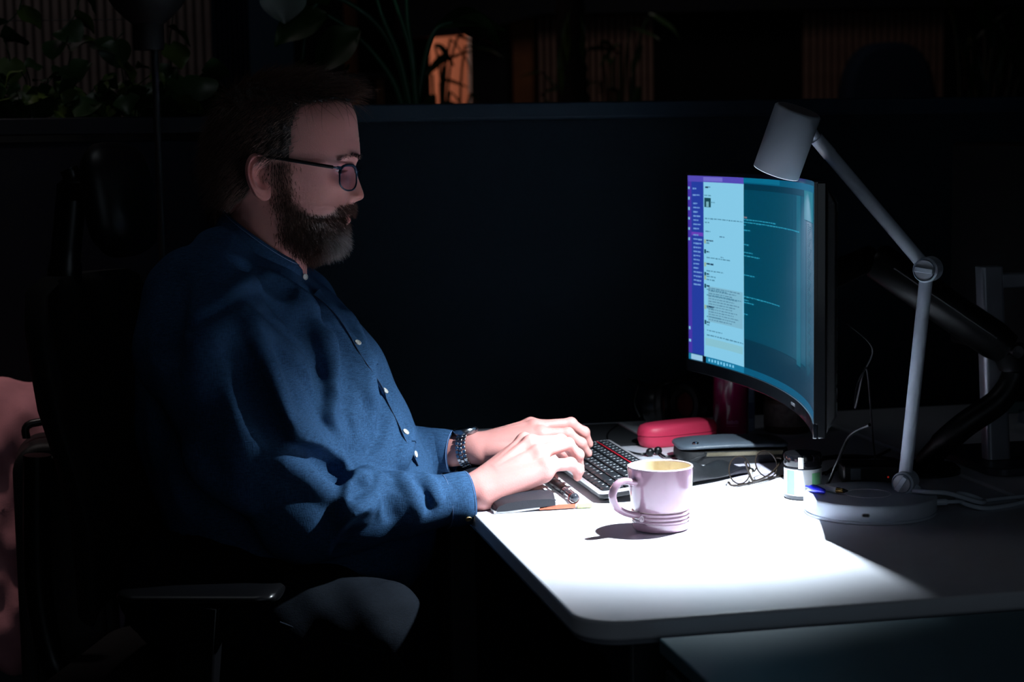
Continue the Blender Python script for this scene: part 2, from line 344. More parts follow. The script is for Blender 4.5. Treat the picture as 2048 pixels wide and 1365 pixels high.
for i in range(NS+1):
    s = -eS+0.004+(1+2*eS-0.008)*i/NS; t = min(1, min(i, NS-i)/5.0); dd = 0.030+0.022*math.sin(math.pi*i/NS)
    rings.append([MS(s, oB+0.004, 0.0155), MS(s, oT-0.004, 0.0155), MS(s, oT-0.03, dd), MS(s, oB+0.03, dd)])
back = part('back_housing', g.loft(rings), bk, mon, bevel=0.003)
for k in range(14):
    zz = 0.91+k*0.02
    gg = G().bar(MS(1+eS*0.4, zz, 0.018), MS(1-0.01, zz+0.006, 0.032), 0.0015, 0.004); part('vent_rib', gg, bk, back)
scr = part('screen_glass', arcbox(0, 1, zB, zT, 0.0, 0.0011), emis('screen_dark', (0, 48, 70), 1.0, True), mon)
_ss = np.linspace(0, 1, 200); _pp = np.array([pix(MS(s, 1.04))[0] for s in _ss])
def sof(px): return float(np.interp(px, _pp, _ss))
def zof(t): return zT+(zB-zT)*t
def uirect(name, px0, px1, t0, t1, rgb, lift=0.0003, parent=None, strength=1.0, s01=None):
    s0, s1 = s01 if s01 else (sof(px0), sof(px1)); n = max(1, int((s1-s0)/0.03)); rows = []
    for i in range(n+1):
        s = s0+(s1-s0)*i/n; rows.append([MS(s, zof(t0), -lift), MS(s, zof(t1), -lift)])
    g = G()
    for i in range(n): g.add([rows[i][0], rows[i+1][0], rows[i+1][1], rows[i][1]], [(0, 1, 2, 3)])
    return part(name, g, emis('ui_%d_%d_%d' % rgb, rgb, strength), parent or scr, smooth=False)
uirect('title_bar', 1375, 1488, 0, 0.032, (82, 72, 178)); uirect('search_field', 1408, 1446, 0.005, 0.027, (112, 106, 200), 0.0005)
uirect('app_rail', 1375, 1384, 0.032, 0.965, (70, 52, 165)); uirect('channel_sidebar', 1384, 1408, 0.032, 0.965, (36, 60, 158))
chat = uirect('chat_panel', 1408, 1488, 0.032, 0.967, (132, 200, 230))
uirect('sidebar_highlight', 1384, 1407, 0.303, 0.322, (104, 62, 180), 0.0005)
uirect('editor_top_bar', 1488, 1627, 0, 0.03, (0, 84, 116)); uirect('editor_tab', 1488, 1560, 0.0, 0.024, (6, 104, 138), 0.0005)
uirect('editor_pane', 1488, 1612, 0.06, 0.82, (0, 66, 90)); uirect('glare_band', 1594, 1602, 0.06, 0.84, (0, 84, 106), 0.0005); uirect('editor_minimap', 1609, 1626, 0.03, 0.16, (30, 106, 122), 0.0006)  # narrow lighter strip paints a reflection on the screen
uirect('task_bar', 1375, 1488, 0.967, 1.0, (24, 120, 160)); uirect('task_bar', 1488, 1627, 0.967, 1.0, (4, 84, 120)); uirect('task_search', 1382, 1405, 0.969, 0.998, (150, 196, 224), 0.0005); uirect('task_tile', 1405, 1412, 0.967, 1.0, (6, 14, 24), 0.0007)
uirect('quote_box', 1416, 1486, 0.585, 0.775, (126, 182, 206), 0.0005); uirect('message_box', 1411, 1486, 0.865, 0.905, (134, 192, 208), 0.0005)
av = [(0.345, 0), (0.405, 1), (0.47, 0), (0.525, 1), (0.562, 0), (0.665, 1)]
def words(name, rows, rgb, h, lift, gap=0.0035):
    g = G()
    for (t, a, b) in rows:
        s = sof(a); e = sof(b)
        while s < e:
            w_ = min(e-s, random.uniform(0.006, 0.022)); hh = h*random.uniform(0.8, 1.15)
            g.add([MS(s, zof(t), -lift), MS(s+w_, zof(t), -lift), MS(s+w_, zof(t+hh), -lift), MS(s, zof(t+hh), -lift)], [(0, 1, 2, 3)]); s += w_+gap
    o = part(name, g, emis('ui_%d_%d_%d' % rgb, rgb, 1.0), scr, smooth=False); return tag(o, kind='stuff')
T = []
for t, a, b in [(0.055, 1418, 1423), (0.10, 1410, 1424), (0.135, 1424, 1432), (0.222, 1411, 1486), (0.243, 1411, 1420), (0.290, 1412, 1422), (0.352, 1414, 1420), (0.43, 1414, 1462), (0.53, 1414, 1432), (0.547, 1414, 1430), (0.60, 1414, 1455), (0.50, 1414, 1448), (0.63, 1414, 1484), (0.70, 1414, 1426), (0.745, 1414, 1442), (0.79, 1414, 1420), (0.82, 1414, 1445), (0.845, 1414, 1487)]: T.append((t, a, b))
words('chat_text', T, (78, 134, 160), 0.006, 0.0008)
words('quote_text', [(0.592+0.014*k, 1418, 1480-(k*7) % 17) for k in range(13)], (84, 132, 158), 0.005, 0.0008)
words('chat_names', [(0.338, 1414, 1428), (0.398, 1414, 1420), (0.462, 1414, 1428), (0.517, 1414, 1420), (0.58, 1414, 1420), (0.69, 1414, 1428), (0.775, 1414, 1420), (0.055, 1412, 1418)], (20, 54, 84), 0.008, 0.0009, 0.002)
words('chat_rules', [(0.312, 1440, 1450), (0.42, 1442, 1448)], (70, 120, 150), 0.005, 0.0008)
words('sidebar_text', [(0.065, 1387, 1394), (0.10, 1387, 1401)]+[(0.145+0.0225*k, 1388, 1396+(k*5) % 9) for k in range(7)]+[(0.315+0.0222*k, 1388, 1398+(k*7) % 8) for k in range(13)], (108, 150, 214), 0.008, 0.0008, 0.002)
words('rail_icons', [(0.06+0.055*k, 1378, 1381) for k in range(6)]+[(0.82, 1378, 1381), (0.89, 1378, 1382)], (130, 196, 226), 0.016, 0.0008)
words('task_icons', [(0.975, 1417+6*k, 1420+6*k) for k in range(9)], (120, 200, 236), 0.016, 0.0009)
words('code_text', [(0.208, 1489, 1552), (0.222, 1489, 1600), (0.236, 1489, 1493), (0.262, 1489, 1502), (0.335, 1489, 1498), (0.375, 1489, 1506), (0.392, 1489, 1520), (0.60, 1489, 1560), (0.618, 1489, 1498), (0.63, 1489, 1508), (0.49, 1489, 1510), (0.69, 1489, 1496)], (36, 138, 168), 0.006, 0.0009)
words('minimap_text', [(0.17+0.008*k, 1615, 1618+(k*5) % 6) for k in range(85)], (24, 82, 100), 0.003, 0.0009, 0.002)
words('code_tag', [(0.196, 1489, 1495)], (120, 110, 120), 0.008, 0.001, 0.001)
uirect('profile_photo', 1410, 1423, 0.115, 0.165, (24, 70, 82), 0.0007); uirect('profile_shirt', 1414, 1419, 0.135, 0.163, (120, 176, 190), 0.0009)
for t, k in [(0.337, 0), (0.39, 1), (0.46, 0), (0.512, 1), (0.53, 0), (0.575, 1), (0.688, 0), (0.77, 1)]:
    uirect('avatar', 1409.5, 1413, t, t+0.022, (150, 176, 150) if k == 0 else (20, 70, 90), 0.0007)
part('brand_mark', G().bar(MS(0.655, 0.8745, -0.0026), MS(0.69, 0.8745, -0.0026), 0.0006, 0.004), mat('bezel_print', (52, 55, 60), 0.6), mon)
# clip-on camera above the screen
wc = MS(0.62, oT, 0.004)
web = thing('webcam', 'small black webcam clipped on the top edge of the curved monitor', 'webcam', wc)
part('body', G().cyl((wc[0]-0.008, wc[1]-0.03, wc[2]+0.012), (wc[0]-0.008, wc[1]+0.03, wc[2]+0.012), 0.0105, n=20), black, web)
part('lens', G().lathe([(0, 0.0115), (0.006, 0.011), (0.007, 0.008), (0.007, 0.005)], 20, (wc[0]-0.008, wc[1], wc[2]+0.012), axis=(-1, 0, 0)), chrome, web)
part('clip', G().box((wc[0]+0.006, wc[1], wc[2]+0.0012), (0.024, 0.03, 0.0022)), black, web)
# ------------------------------------------------------------------ monitor arm
armm = mat('black_arm_metal', (9, 9, 10), 0.38, spec=0.3)
vb = MS(0.5, 1.05, 0.05)
ab = WZ(1868, 952, DZ)
arm = thing('monitor_mount', 'thick black gas spring mount holding the curved screen from behind', 'monitor mount', (ab[0], ab[1], DZ))
part('base', G().lathe([(0, DZ+0.0005), (0.055, DZ+0.0005), (0.055, DZ+0.008), (0.048, DZ+0.014), (0.024, DZ+0.018), (0, DZ+0.018)], 40, (ab[0], ab[1]+0.03, 0)), armm, arm)
e1 = Vector(WY(2016, 700, 0.22)); e0 = Vector(WY(1745, 515, 0.30))
part('spring_arm', G().tube([e0, e0+(e1-e0)*0.04, e0+(e1-e0)*0.9, e1], [0.022, 0.030, 0.031, 0.026], 24), armm, arm)
part('spring_arm_seam', G().tube([e0+(e1-e0)*0.1+Vector((0, -0.032, 0)), e0+(e1-e0)*0.85+Vector((0, -0.033, 0))], 0.002, 8), blackm, arm)
part('lower_arm', G().tube(smooth_path([e1, WY(2030, 745, 0.22), WY(2000, 800, 0.22), WY(1930, 850, 0.23), WY(1884, 890, 0.25), (ab[0], ab[1]+0.03, DZ+0.017)], 8), [0.026]*8+[0.021]*25+[0.019]*8, 20), armm, arm)
part('pivot_pin', G().cyl(e1+Vector((0, -0.034, 0)), e1+Vector((0, 0.034, 0)), 0.010, n=20), chrome, arm)
part('mount_plate', G().bar(MS(0.42, 1.05, 0.052), MS(0.58, 1.05, 0.052), 0.006, 0.10), armm, arm)
part('mount_link', G().tube([MS(0.5, 1.05, 0.056), (vb[0]+0.05, vb[1], 1.06), e0], [0.02, 0.022, 0.02], 18), armm, arm)
# ------------------------------------------------------------------ mug
pinkm = mat('mauve_glaze', (176, 138, 156), 0.18, coat=1.0, var=(40, 0.03)); pinkm.node_tree.nodes['Principled BSDF'].inputs['Coat Roughness'].default_value = 0.02; pinkm.node_tree.nodes['Principled BSDF'].inputs['Coat IOR'].default_value = 1.7; cream = mat('cream_glaze', (226, 214, 182), 0.15, coat=0.4)
mug = thing('coffee_mug', 'glossy mauve mug with ribbed foot and looped handle on the desk', 'mug', (0, 0, DZ))
z = DZ
pr_ = [(0, z+0.001), (0.036, z+0.0006), (0.0395, z+0.002), (0.0405, z+0.006), (0.0405, z+0.012)]
for k in range(3):
    z0 = z+0.0125+k*0.0055; pr_ += [(0.0392, z0), (0.0392, z0+0.0008), (0.0412, z0+0.0018), (0.0415, z0+0.003), (0.0411, z0+0.0044), (0.0392, z0+0.0052)]
pr_ += [(0.0398, z+0.0295), (0.0415, z+0.036), (0.0436, z+0.05), (0.0453, z+0.065), (0.0462, z+0.08), (0.0466, z+0.090)]
part('body', G().lathe(pr_, 96), pinkm, mug, angle=60)
part('rim', G().lathe([(0.0466, z+0.0899), (0.0462, z+0.0914), (0.0448, z+0.0919), (0.0436, z+0.0912), (0.0434, z+0.0895)], 96), mat('pale_rim_glaze', (226, 208, 216), 0.15, coat=0.4), mug, angle=80)
part('inside', G().lathe([(0.0434, z+0.0896), (0.0428, z+0.07), (0.041, z+0.04), (0.037, z+0.012), (0.03, z+0.008), (0, z+0.007)], 64), cream, mug, angle=80)
part('coffee', G().lathe([(0, z+0.045), (0.0408, z+0.045)], 48), mat('milky_coffee', (120, 92, 64), 0.1), mug)
hd_ = Vector((WY(1209, 985, 0)[0], 0, 0)); hdir = Vector((-0.93, -0.36, 0)).normalized()
hp = [(0.0415, 0.0715), (0.052, 0.0735), (0.064, 0.0760), (0.076, 0.0725), (0.0835, 0.062), (0.0835, 0.052), (0.078, 0.041), (0.066, 0.0325), (0.052, 0.027), (0.0385, 0.0245)]
part('handle', G().tube(smooth_path([(hdir.x*r_, hdir.y*r_, DZ+h_) for r_, h_ in hp], 7), 0.0068, 16, flat=0.72), pinkm, mug)
ed = Vector((-0.83, -0.55, 0)).normalized()
em = part('emblem', G().lathe([(0, 0.0418), (0.0048, 0.0418), (0.0052, 0.040), (0, 0.040)], 28, (0, 0, DZ+0.0207), axis=ed), pinkm, mug)
sd_ = Vector((-ed.y, ed.x, 0))
for k in (-1, 0, 1):
    part('emblem_ring', G().lathe([(0.0010, 0.0416), (0.0010, 0.0424), (0.0017, 0.0424), (0.0017, 0.0416)], 14, Vector((0, 0, DZ+0.0207))+sd_*0.0024*k+Vector((0, 0, 0.0006*(1-abs(k)*2))), axis=ed), pinkm, em)
# ------------------------------------------------------------------ keyboard
kb = thing('keyboard', 'slim black keyboard with silver rim and red stripe under his hands', 'keyboard', (0.02, 0.385, DZ))
KX0, KX1, KY0, KY1 = -0.036, 0.082, 0.192, 0.582
def kz(x): return 0.7485+(x-KX0)/(KX1-KX0)*0.013
kbm = mat('keyboard_black', (16, 17, 20), 0.5); keym = mat('key_black', (24, 27, 31), 0.42, bump=(1500, 0.1)); legend = mat('key_legend_print', (196, 202, 210), 0.5)
silv = mat('silver_rim', (190, 186, 192), 0.3, 0.6)
o_ = rrect(KX1-KX0, KY1-KY0, 0.012, 5, (KX0+KX1)/2, (KY0+KY1)/2)
g = G(); g.loft([[(x, y, kz(x)-0.012) for x, y in o_], [(x, y, kz(x)-0.0025) for x, y in o_]]); part('body', g, kbm, kb, bevel=0.002)
o2_ = rrect(KX1-KX0+0.002, KY1-KY0+0.002, 0.013, 5, (KX0+KX1)/2, (KY0+KY1)/2); o3_ = rrect(KX1-KX0-0.006, KY1-KY0-0.006, 0.010, 5, (KX0+KX1)/2, (KY0+KY1)/2)
g = G(); n_ = len(o_); g.loft([[(x, y, kz(x)-0.0045) for x, y in o2_], [(x, y, kz(x)) for x, y in o2_], [(x, y, kz(x)) for x, y in o3_], [(x, y, kz(x)-0.002) for x, y in o3_]], caps=False); part('rim', g, silv, kb)
for sx in (KX0+0.012, KX1-0.012):
    for sy in (KY0+0.03, KY1-0.03): part('foot', G().cyl((sx, sy, DZ+0.0003), (sx, sy, kz(sx)-0.0118), 0.006, n=12), kbm, kb)
part('red_stripe', G().bar((KX1-0.0235, KY0+0.008, kz(KX1-0.0235)+0.0012), (KX1-0.0235, KY1-0.008, kz(KX1-0.0235)+0.0012), 0.0022, 0.0016), mat('red_stripe_print', (176, 22, 40), 0.4), kb)
pitch = 0.01785
KM = {}
def keymesh(w_):
    if w_ in KM: return KM[w_]
    g = G(); a = rrect(0.0155, w_, 0.002, 2); b = rrect(0.0135, w_-0.002, 0.002, 2)
    g.loft([[(x, y, 0) for x, y in a], [(x, y, 0.0018) for x, y in a], [(x, y, 0.0026) for x, y in b]])
    for q in range(2 if w_ < 0.02 else 1):
        cx_ = 0.003-0.006*q; cy_ = w_/2-0.0055; hx = 0.0018; hy = 0.0011
        g.add([(cx_-hx, cy_-hy, 0.00275), (cx_+hx, cy_-hy, 0.00275), (cx_+hx, cy_+hy, 0.00275), (cx_-hx, cy_+hy, 0.00275)], [(0, 1, 2, 3)], 1)
    o = obj('key', g, [keym, legend], None); KM[w_] = o; return o
tilt = math.atan2(0.013, KX1-KX0); first = {}
rows = [[0.0155]*6+[0.066]+[0.0155]*7, [0.0242]+[0.0155]*10+[0.042]+[0.0155]*3, [0.0200]+[0.0155]*11+[0.0315]+[0.0155]*4, [0.0177]+[0.0155]*12+[0.0250]+[0.0155]*4, [0.0155]*14+[0.0270]+[0.0155]*3, [0.0145]*19]
for r_i, row in enumerate(rows):
    tot = sum(row)+0.0022*(len(row)-1); sc_ = (KY1-KY0-0.014)/tot
    y = KY1-0.007; x = KX0+0.0125+r_i*0.0179+(0.003 if r_i == 5 else 0)
    for w_ in row:
        ww = round(w_*sc_+0.0022*(sc_-1), 4); km = keymesh(ww)
        if ww not in first: k_ = km; first[ww] = 1; k_.parent = kb
        else: k_ = copy_of(km, kb)
        k_.location = Vector((x, y-ww/2, kz(x)-0.001))-THINGLOC[kb.name]; k_.rotation_euler = (0, -tilt, 0); y -= ww+0.0022
# ------------------------------------------------------------------ roller mouse with palm rest
rm = thing('roller_mouse', 'roller bar mouse with padded black wrist rest in front of keyboard', 'mouse', (-0.11, 0.40, DZ))
pad = mat('black_leatherette', (38, 38, 44), 0.38, bump=(600, 0.25, 0.0006)); rmw = mat('roller_white_plastic', (214, 214, 218), 0.3)
RY0, RY1 = 0.166, 0.645
prof = [(-0.206, 0.0), (-0.207, 0.006), (-0.203, 0.013), (-0.190, 0.0195), (-0.165, 0.0235), (-0.14, 0.0245), (-0.118, 0.024), (-0.112, 0.022), (-0.110, 0.016), (-0.110, 0.008), (-0.16, 0.004), (-0.19, 0.001)]
g = G(); rings = []
for i in range(25):
    t = i/24; y = RY0+(RY1-RY0)*t; e = 1-max(0, 1-min(t, 1-t)*40)**2*0.35
    rings.append([(-0.158+(x+0.158)*(0.93 if i in (0, 24) else 1), y, DZ+0.003+max(0, h_-0.001)*e) for x, h_ in prof])
part('wrist_rest', g.loft(rings), pad, rm, angle=60)
g = G(); rings = []
for y in (RY0+0.0005, RY1-0.0005): rings.append([(x-0.0008, y, DZ+h_) for x, h_ in ((-0.2065, 0.0008), (-0.2065, 0.0042), (-0.19, 0.0058), (-0.155, 0.0075), (-0.112, 0.0135), (-0.105, 0.0135), (-0.105, 0.009), (-0.14, 0.0035), (-0.175, 0.0008))])
part('rest_tray', g.loft(rings), rmw, rm)
g = G(); rings = []
for y in (RY0+0.004, RY1-0.004): rings.append([(x, y, DZ+h_) for x, h_ in ((-0.112, 0.0005), (-0.112, 0.016), (-0.098, 0.014), (-0.094, 0.008), (-0.084, 0.004), (-0.074, 0.006), (-0.068, 0.012), (-0.062, 0.013), (-0.050, 0.004), (-0.048, 0.0005))])
part('body', g.loft(rings), rmw, rm, bevel=0.001)
part('end_reflection', G().box((-0.11, RY0+0.002, DZ+0.005), (0.055, 0.003, 0.006)), mat('orange_reflection_tint', (206, 108, 78), 0.4), rm)  # orange reflection painted as a thin piece on the white body's end
part('green_reflection', G().box((-0.070+0.002, RY0+0.0015, DZ+0.0045), (0.022, 0.003, 0.006)), mat('lime_reflection_tint', (196, 210, 130), 0.4), rm)  # green reflection painted beside the orange one
by = RY0+0.012; bz = DZ+0.0165; bx = -0.083
bar = part('roller_bar', G().cyl((bx, by+0.05, bz), (bx, RY1-0.02, bz), 0.0078, n=24), mat('roller_rubber', (30, 30, 34), 0.45, bump=(400, 0.3)), rm)
part('bar_sleeve', G().lathe([(0, 0), (0.006, 0.0), (0.0072, 0.001), (0.0072, 0.03), (0.0062, 0.031), (0.0062, 0.036), (0.0074, 0.037), (0.0074, 0.052), (0, 0.052)], 28, (bx, by-0.006, bz), axis=(0, 1, 0)), mat('smoked_plastic', (56, 52, 58), 0.12, coat=0.5), bar)
part('bar_tip', G().sphere((bx, by-0.006, bz), 0.0071, 18, 10), mat('grey_tip', (52, 54, 60), 0.1, coat=0.6), bar)
part('red_seal', G().lathe([(0.0074, 0.0), (0.0086, 0.0), (0.0086, 0.004), (0.0074, 0.004)], 28, (bx, by-0.004, bz-0.0015), axis=(0, 1, 0)), mat('red_seal', (104, 20, 18), 0.35), rm)
part('print_mark', G().box((-0.122, RY0+0.033, DZ+0.0272), (0.004, 0.018, 0.0006)), legend, rm)
# ------------------------------------------------------------------ things around the keyboard and under the monitor
def frame2(c, a):      # local frame at c, rotated a (deg) about Z
    return Matrix.Translation(c) @ Matrix.Rotation(math.radians(a), 4, 'Z')
def put(g, M): g.v = [tuple(M @ Vector(p)) for p in g.v]; return g
# red glasses case: a clam shell, long rounded box
redm = mat('coral_red_case', (222, 58, 92), 0.42, bump=(900, 0.15))
cc = Vector((0.238, 0.680, DZ)); case = thing('glasses_case', 'coral red hard glasses case lying beside the maroon bottle', 'glasses case', cc)
M = frame2(cc, 16)
def superrings(Lx, Ly, zs, n=40):
    R = []
    for k, z_ in zs:
        R.append([(Lx/2*k*math.copysign(abs(math.cos(a))**0.62, math.cos(a)), Ly/2*(1-(1-k)*1.6)*math.copysign(abs(math.sin(a))**0.75, math.sin(a)), z_) for a in [2*math.pi*i/n for i in range(n)]])
    return R
part('lower_shell', put(G().loft(superrings(0.160, 0.064, [(0.90, 0.0005), (0.95, 0.004), (0.985, 0.012), (0.99, 0.0205)])), M), redm, case, angle=60)
part('lid', put(G().loft(superrings(0.160, 0.064, [(1.0, 0.0215), (1.0, 0.027), (0.975, 0.0335), (0.93, 0.038), (0.85, 0.0405), (0.7, 0.042), (0.4, 0.0428)])), M), redm, case, angle=60)
part('seam', put(G().loft(superrings(0.160, 0.064, [(0.965, 0.0195), (0.965, 0.0225)])), M), mat('dark_red_seam', (70, 12, 24), 0.6), case)
# maroon insulated bottle
bt = Vector((0.358, 0.735, DZ)); btl = thing('water_bottle', 'maroon drinking bottle standing behind the lower edge of the monitor', 'bottle', bt)
mar = mat('maroon_enamel', (120, 14, 66), 0.22, coat=0.4)
part('body', G().lathe([(0, 0.0005), (0.030, 0.0005), (0.0325, 0.004), (0.0327, 0.12), (0.0322, 0.135), (0.027, 0.147), (0.022, 0.151), (0.022, 0.158), (0, 0.158)], 56, bt), mar, btl)
part('cap', G().lathe([(0, 0.1585), (0.0245, 0.1585), (0.0245, 0.18), (0.022, 0.184), (0, 0.185)], 40, bt), black, btl)
prn = mat('bottle_print', (150, 96, 130), 0.4); g = G(); an0 = math.atan2(CP[1]-bt.y, CP[0]-bt.x)+0.10
for k in range(8):
    a = an0+0.085*(k-3.5); r_ = 0.03285; h_ = 0.006 if k % 3 else 0.0075
    p = [(bt.x+r_*math.cos(a+d_), bt.y+r_*math.sin(a+d_), DZ+zz) for d_, zz in ((-0.028, 0.026), (0.028, 0.026), (0.028, 0.026+h_), (-0.028, 0.026+h_))]; g.add(p, [(0, 1, 2, 3)])
for k in range(16):
    a = an0+0.042*(k-7.5); p = [(bt.x+r_*math.cos(a+d_), bt.y+r_*math.sin(a+d_), DZ+zz) for d_, zz in ((-0.021, 0.0222), (0.021, 0.0222), (0.021, 0.0228), (-0.021, 0.0228))]; g.add(p, [(0, 1, 2, 3)])
part('print', g, prn, btl)
# dim jar and bottle further behind
tb = Vector((0.475, 0.75, DZ)); tub = thing('storage_tub', 'wide dim screw top tub with pale label behind the monitor corner', 'tub', tb)
part('body', G().lathe([(0, 0.0005), (0.042, 0.0005), (0.0445, 0.004), (0.0445, 0.062), (0.041, 0.066), (0, 0.066)], 48, tb), mat('tub_amber', (66, 50, 40), 0.4), tub)
part('label_band', G().lathe([(0.0448, 0.014), (0.0448, 0.056)], 48, tb), mat('tub_label', (96, 92, 90), 0.6, var=(90, 0.35)), tub)
part('lid', G().lathe([(0, 0.0665), (0.0455, 0.0665), (0.0455, 0.084), (0.043, 0.086), (0, 0.086)], 48, tb), mat('tub_lid', (36, 30, 28), 0.5), tub)
sb = Vector((0.404, 0.775, DZ)); smb = thing('pump_bottle', 'slim pale blue bottle between maroon bottle and dim tub', 'bottle', sb)
part('body', G().loft([[(sb.x+x, sb.y+y, DZ+z_) for x, y in rrect(0.026*k, 0.022*k, 0.006)] for k, z_ in ((0.96, 0.0005), (1, 0.003), (1, 0.075), (0.9, 0.08), (0.45, 0.086), (0.45, 0.09))]), mat('pale_blue_plastic', (120, 136, 160), 0.35), smb)
part('cap', G().lathe([(0, 0.0905), (0.008, 0.0905), (0.008, 0.105), (0, 0.106)], 24, sb), mat('grey_cap', (150, 152, 160), 0.4), smb)
part('label_band', G().box((sb.x, sb.y-0.0112, DZ+0.04), (0.021, 0.0006, 0.03)), mat('blue_label', (70, 84, 120), 0.5), smb)
# headphones
hc = Vector((0.285, 0.862, DZ)); hp_ = thing('headphones', 'black over ear headphones with red lined cups lying near the partition', 'headphones', hc)
redl = mat('red_lining', (84, 18, 20), 0.7)
for s_, a_ in ((-1, 62), (1, -62)):
    c_ = Vector((hc.x+0.030*s_, hc.y-0.005, DZ+0.043)); axx = Vector((-s_*0.86, -0.5, 0.06)).normalized()
    cup = part('ear_cup', G().lathe([(0, -0.026), (0.026, -0.025), (0.034, -0.016), (0.036, -0.006), (0.036, 0.0)], 36, c_, axis=axx), black, hp_)
    part('ear_cushion', G().lathe([(0.036, 0.0), (0.0395, 0.006), (0.038, 0.014), (0.031, 0.017), (0.024, 0.013), (0.022, 0.004)], 36, c_, axis=axx), mat('black_cushion', (15, 15, 16), 0.55), cup)
    part('lining', G().lathe([(0, 0.003), (0.022, 0.004), (0.0225, 0.007)], 30, c_, axis=axx), redl, cup)
    part('yoke', G().tube(smooth_path([c_+Vector((0.036*s_, 0.0, -0.02)), c_+Vector((0.043*s_, 0.012, 0.006)), c_+Vector((0.03*s_, 0.025, 0.036))], 6), 0.003, 10), armm, hp_)
part('headband', G().tube(smooth_path([(hc.x-0.060, hc.y+0.02, DZ+0.079), (hc.x-0.066, hc.y+0.055, DZ+0.085), (hc.x-0.03, hc.y+0.105, DZ+0.07), (hc.x, hc.y+0.112, DZ+0.065), (hc.x+0.03, hc.y+0.105, DZ+0.07), (hc.x+0.066, hc.y+0.055, DZ+0.085), (hc.x+0.060, hc.y+0.02, DZ+0.079)], 6), 0.008, 12, flat=0.5), black, hp_)
# pencil case with zip
pc = Vector((0.278, 0.505, DZ)); pcs = thing('pencil_case', 'dark grey leather pencil case with a brass zip and a snap', 'pencil case', pc)
lea = mat('slate_leather', (74, 84, 94), 0.42, var=(60, 0.12), bump=(350, 0.35, 0.0008)); lead = mat('dark_leather', (13, 15, 18), 0.62, bump=(350, 0.3, 0.0008))
M = frame2(pc, -7)
def slabrings(Lx, Ly, zs, n=44, p=0.35, sag=0.0):
    R = []
    for k, z_, oy in zs:
        ring = []
        for i in range(n):
            a = 2*math.pi*i/n; x = Lx/2*k*math.copysign(abs(math.cos(a))**p, math.cos(a)); y = Ly/2*k*math.copysign(abs(math.sin(a))**p, math.sin(a))+oy
            ring.append((x, y, z_+sag*(1-(2*x/Lx)**2)))
        R.append(ring)
    return R
part('body', put(G().loft(slabrings(0.188, 0.112, [(0.96, 0.0008, 0), (1.0, 0.004, 0), (1.0, 0.013, 0), (0.985, 0.0215, 0.001)])), M), lead, pcs, angle=60)
flap = part('flap', put(G().loft(slabrings(0.192, 0.108, [(0.99, 0.0240, 0.004), (1.0, 0.0255, 0.004), (1.0, 0.0275, 0.004), (0.975, 0.0295, 0.005), (0.6, 0.031, 0.006)], sag=0.004)), M), lea, pcs, angle=60)
sn = M @ Vector((-0.066, -0.028, 0.0315)); part('snap', G().lathe([(0, 0.0045), (0.0035, 0.0042), (0.0055, 0.003), (0.006, 0.0015), (0.006, 0)], 24, sn), chrome, flap)
zt_ = part('zip_tape', put(G().box((0.012, -0.0562, 0.0185), (0.135, 0.0012, 0.010)), M), lead, pcs)
zm = G().box((0, 0, 0), (0.0011, 0.0024, 0.0052)); z0_ = None
g = G()
for k in range(62):
    for q in (0, 1): g.box((-0.052+k*0.0021+q*0.00105, -0.0574, 0.0170+0.0030*q), (0.0010, 0.0018, 0.0034))
tag(part('zip_teeth', put(g, M), mat('brass_teeth', (190, 178, 150), 0.3, 0.8), zt_), kind='stuff')
part('zip_pull', put(G().tube(smooth_path([(-0.055, -0.058, 0.018), (-0.068, -0.064, 0.016), (-0.082, -0.062, 0.010)], 6), 0.0020, 8), M), lead, zt_)
# soft black glasses pouch
po = Vector((0.178, 0.345, DZ)); pou = thing('glasses_pouch', 'soft black cloth pouch between mug and zipped pencil case', 'pouch', po)
g = G(); rings = []; M = frame2(po, 28)
for i in range(15):
    t = i/14; x = -0.085+0.17*t; hh = 0.0035+0.011*(1-t)**0.7+0.0025*math.sin(9*t); ww = 0.036+0.004*math.sin(5*t)
    rings.append([(x+0.01*math.sin(a*2)*(1 if i == 0 else 0), ww*math.cos(a), 0.0006+hh*(1+math.copysign(abs(math.sin(a))**0.8, math.sin(a)))*(1+0.25*math.sin(3*a+6*t))) for a in [2*math.pi*j/28 for j in range(28)]])
part('cloth', put(g.loft(rings), M), mat('black_microfibre', (15, 17, 20), 0.5, bump=(260, 0.5, 0.001)), pou, angle=80)
part('hem', put(G().tube([Vector(p)+Vector((-0.0004, 0, 0.0002)) for p in rings[0]]+[Vector(rings[0][0])], 0.0009, 6, caps=False), M), lead, pou)
# reading glasses, lying folded
rg = Vector((0.245, 0.298, DZ)); rgl = thing('reading_glasses', 'folded thin metal reading glasses lying beside the black pouch', 'glasses', rg)
M = frame2(rg, 33)
frm = mat('tortoise_metal', (46, 38, 32), 0.3, 0.5); lens = glass('spectacle_lens', (232, 226, 240))
def lenspath(cx_, s_=1, w_=0.027, h_=0.021):
    P = []
    for k in range(36):
        a = 2*math.pi*k/36; x = cx_+s_*w_*math.cos(a); u = math.sin(a); zz = 0.0235+h_*u*(1.0 if u < 0 else 0.98)+0.002*math.cos(a)
        P.append(Vector((x, -0.012*(zz-0.0235)/0.021*-0.5+0.0, zz)))
    return P
for cx_, s_ in ((-0.035, 1), (0.035, -1)):
    P = lenspath(cx_, s_)
    rim = part('rim', put(G().tube(P+[P[0], P[1]], 0.0011, 8, caps=False), M), frm, rgl)
    part('lens', put(G().add(P, [tuple(range(36))]), M), lens, rim)
    part('nose_pad', put(G().sphere((cx_+0.021*s_, -0.006, 0.018), 0.0042, 12, 8, sc=(0.6, 0.5, 1)), M), mat('clear_pad', (220, 220, 200), 0.2), rim)
part('bridge', put(G().tube(smooth_path([(-0.0085, 0.0, 0.020), (0, -0.002, 0.0165), (0.0085, 0.0, 0.020)], 6), 0.0012, 8), M), frm, rgl)
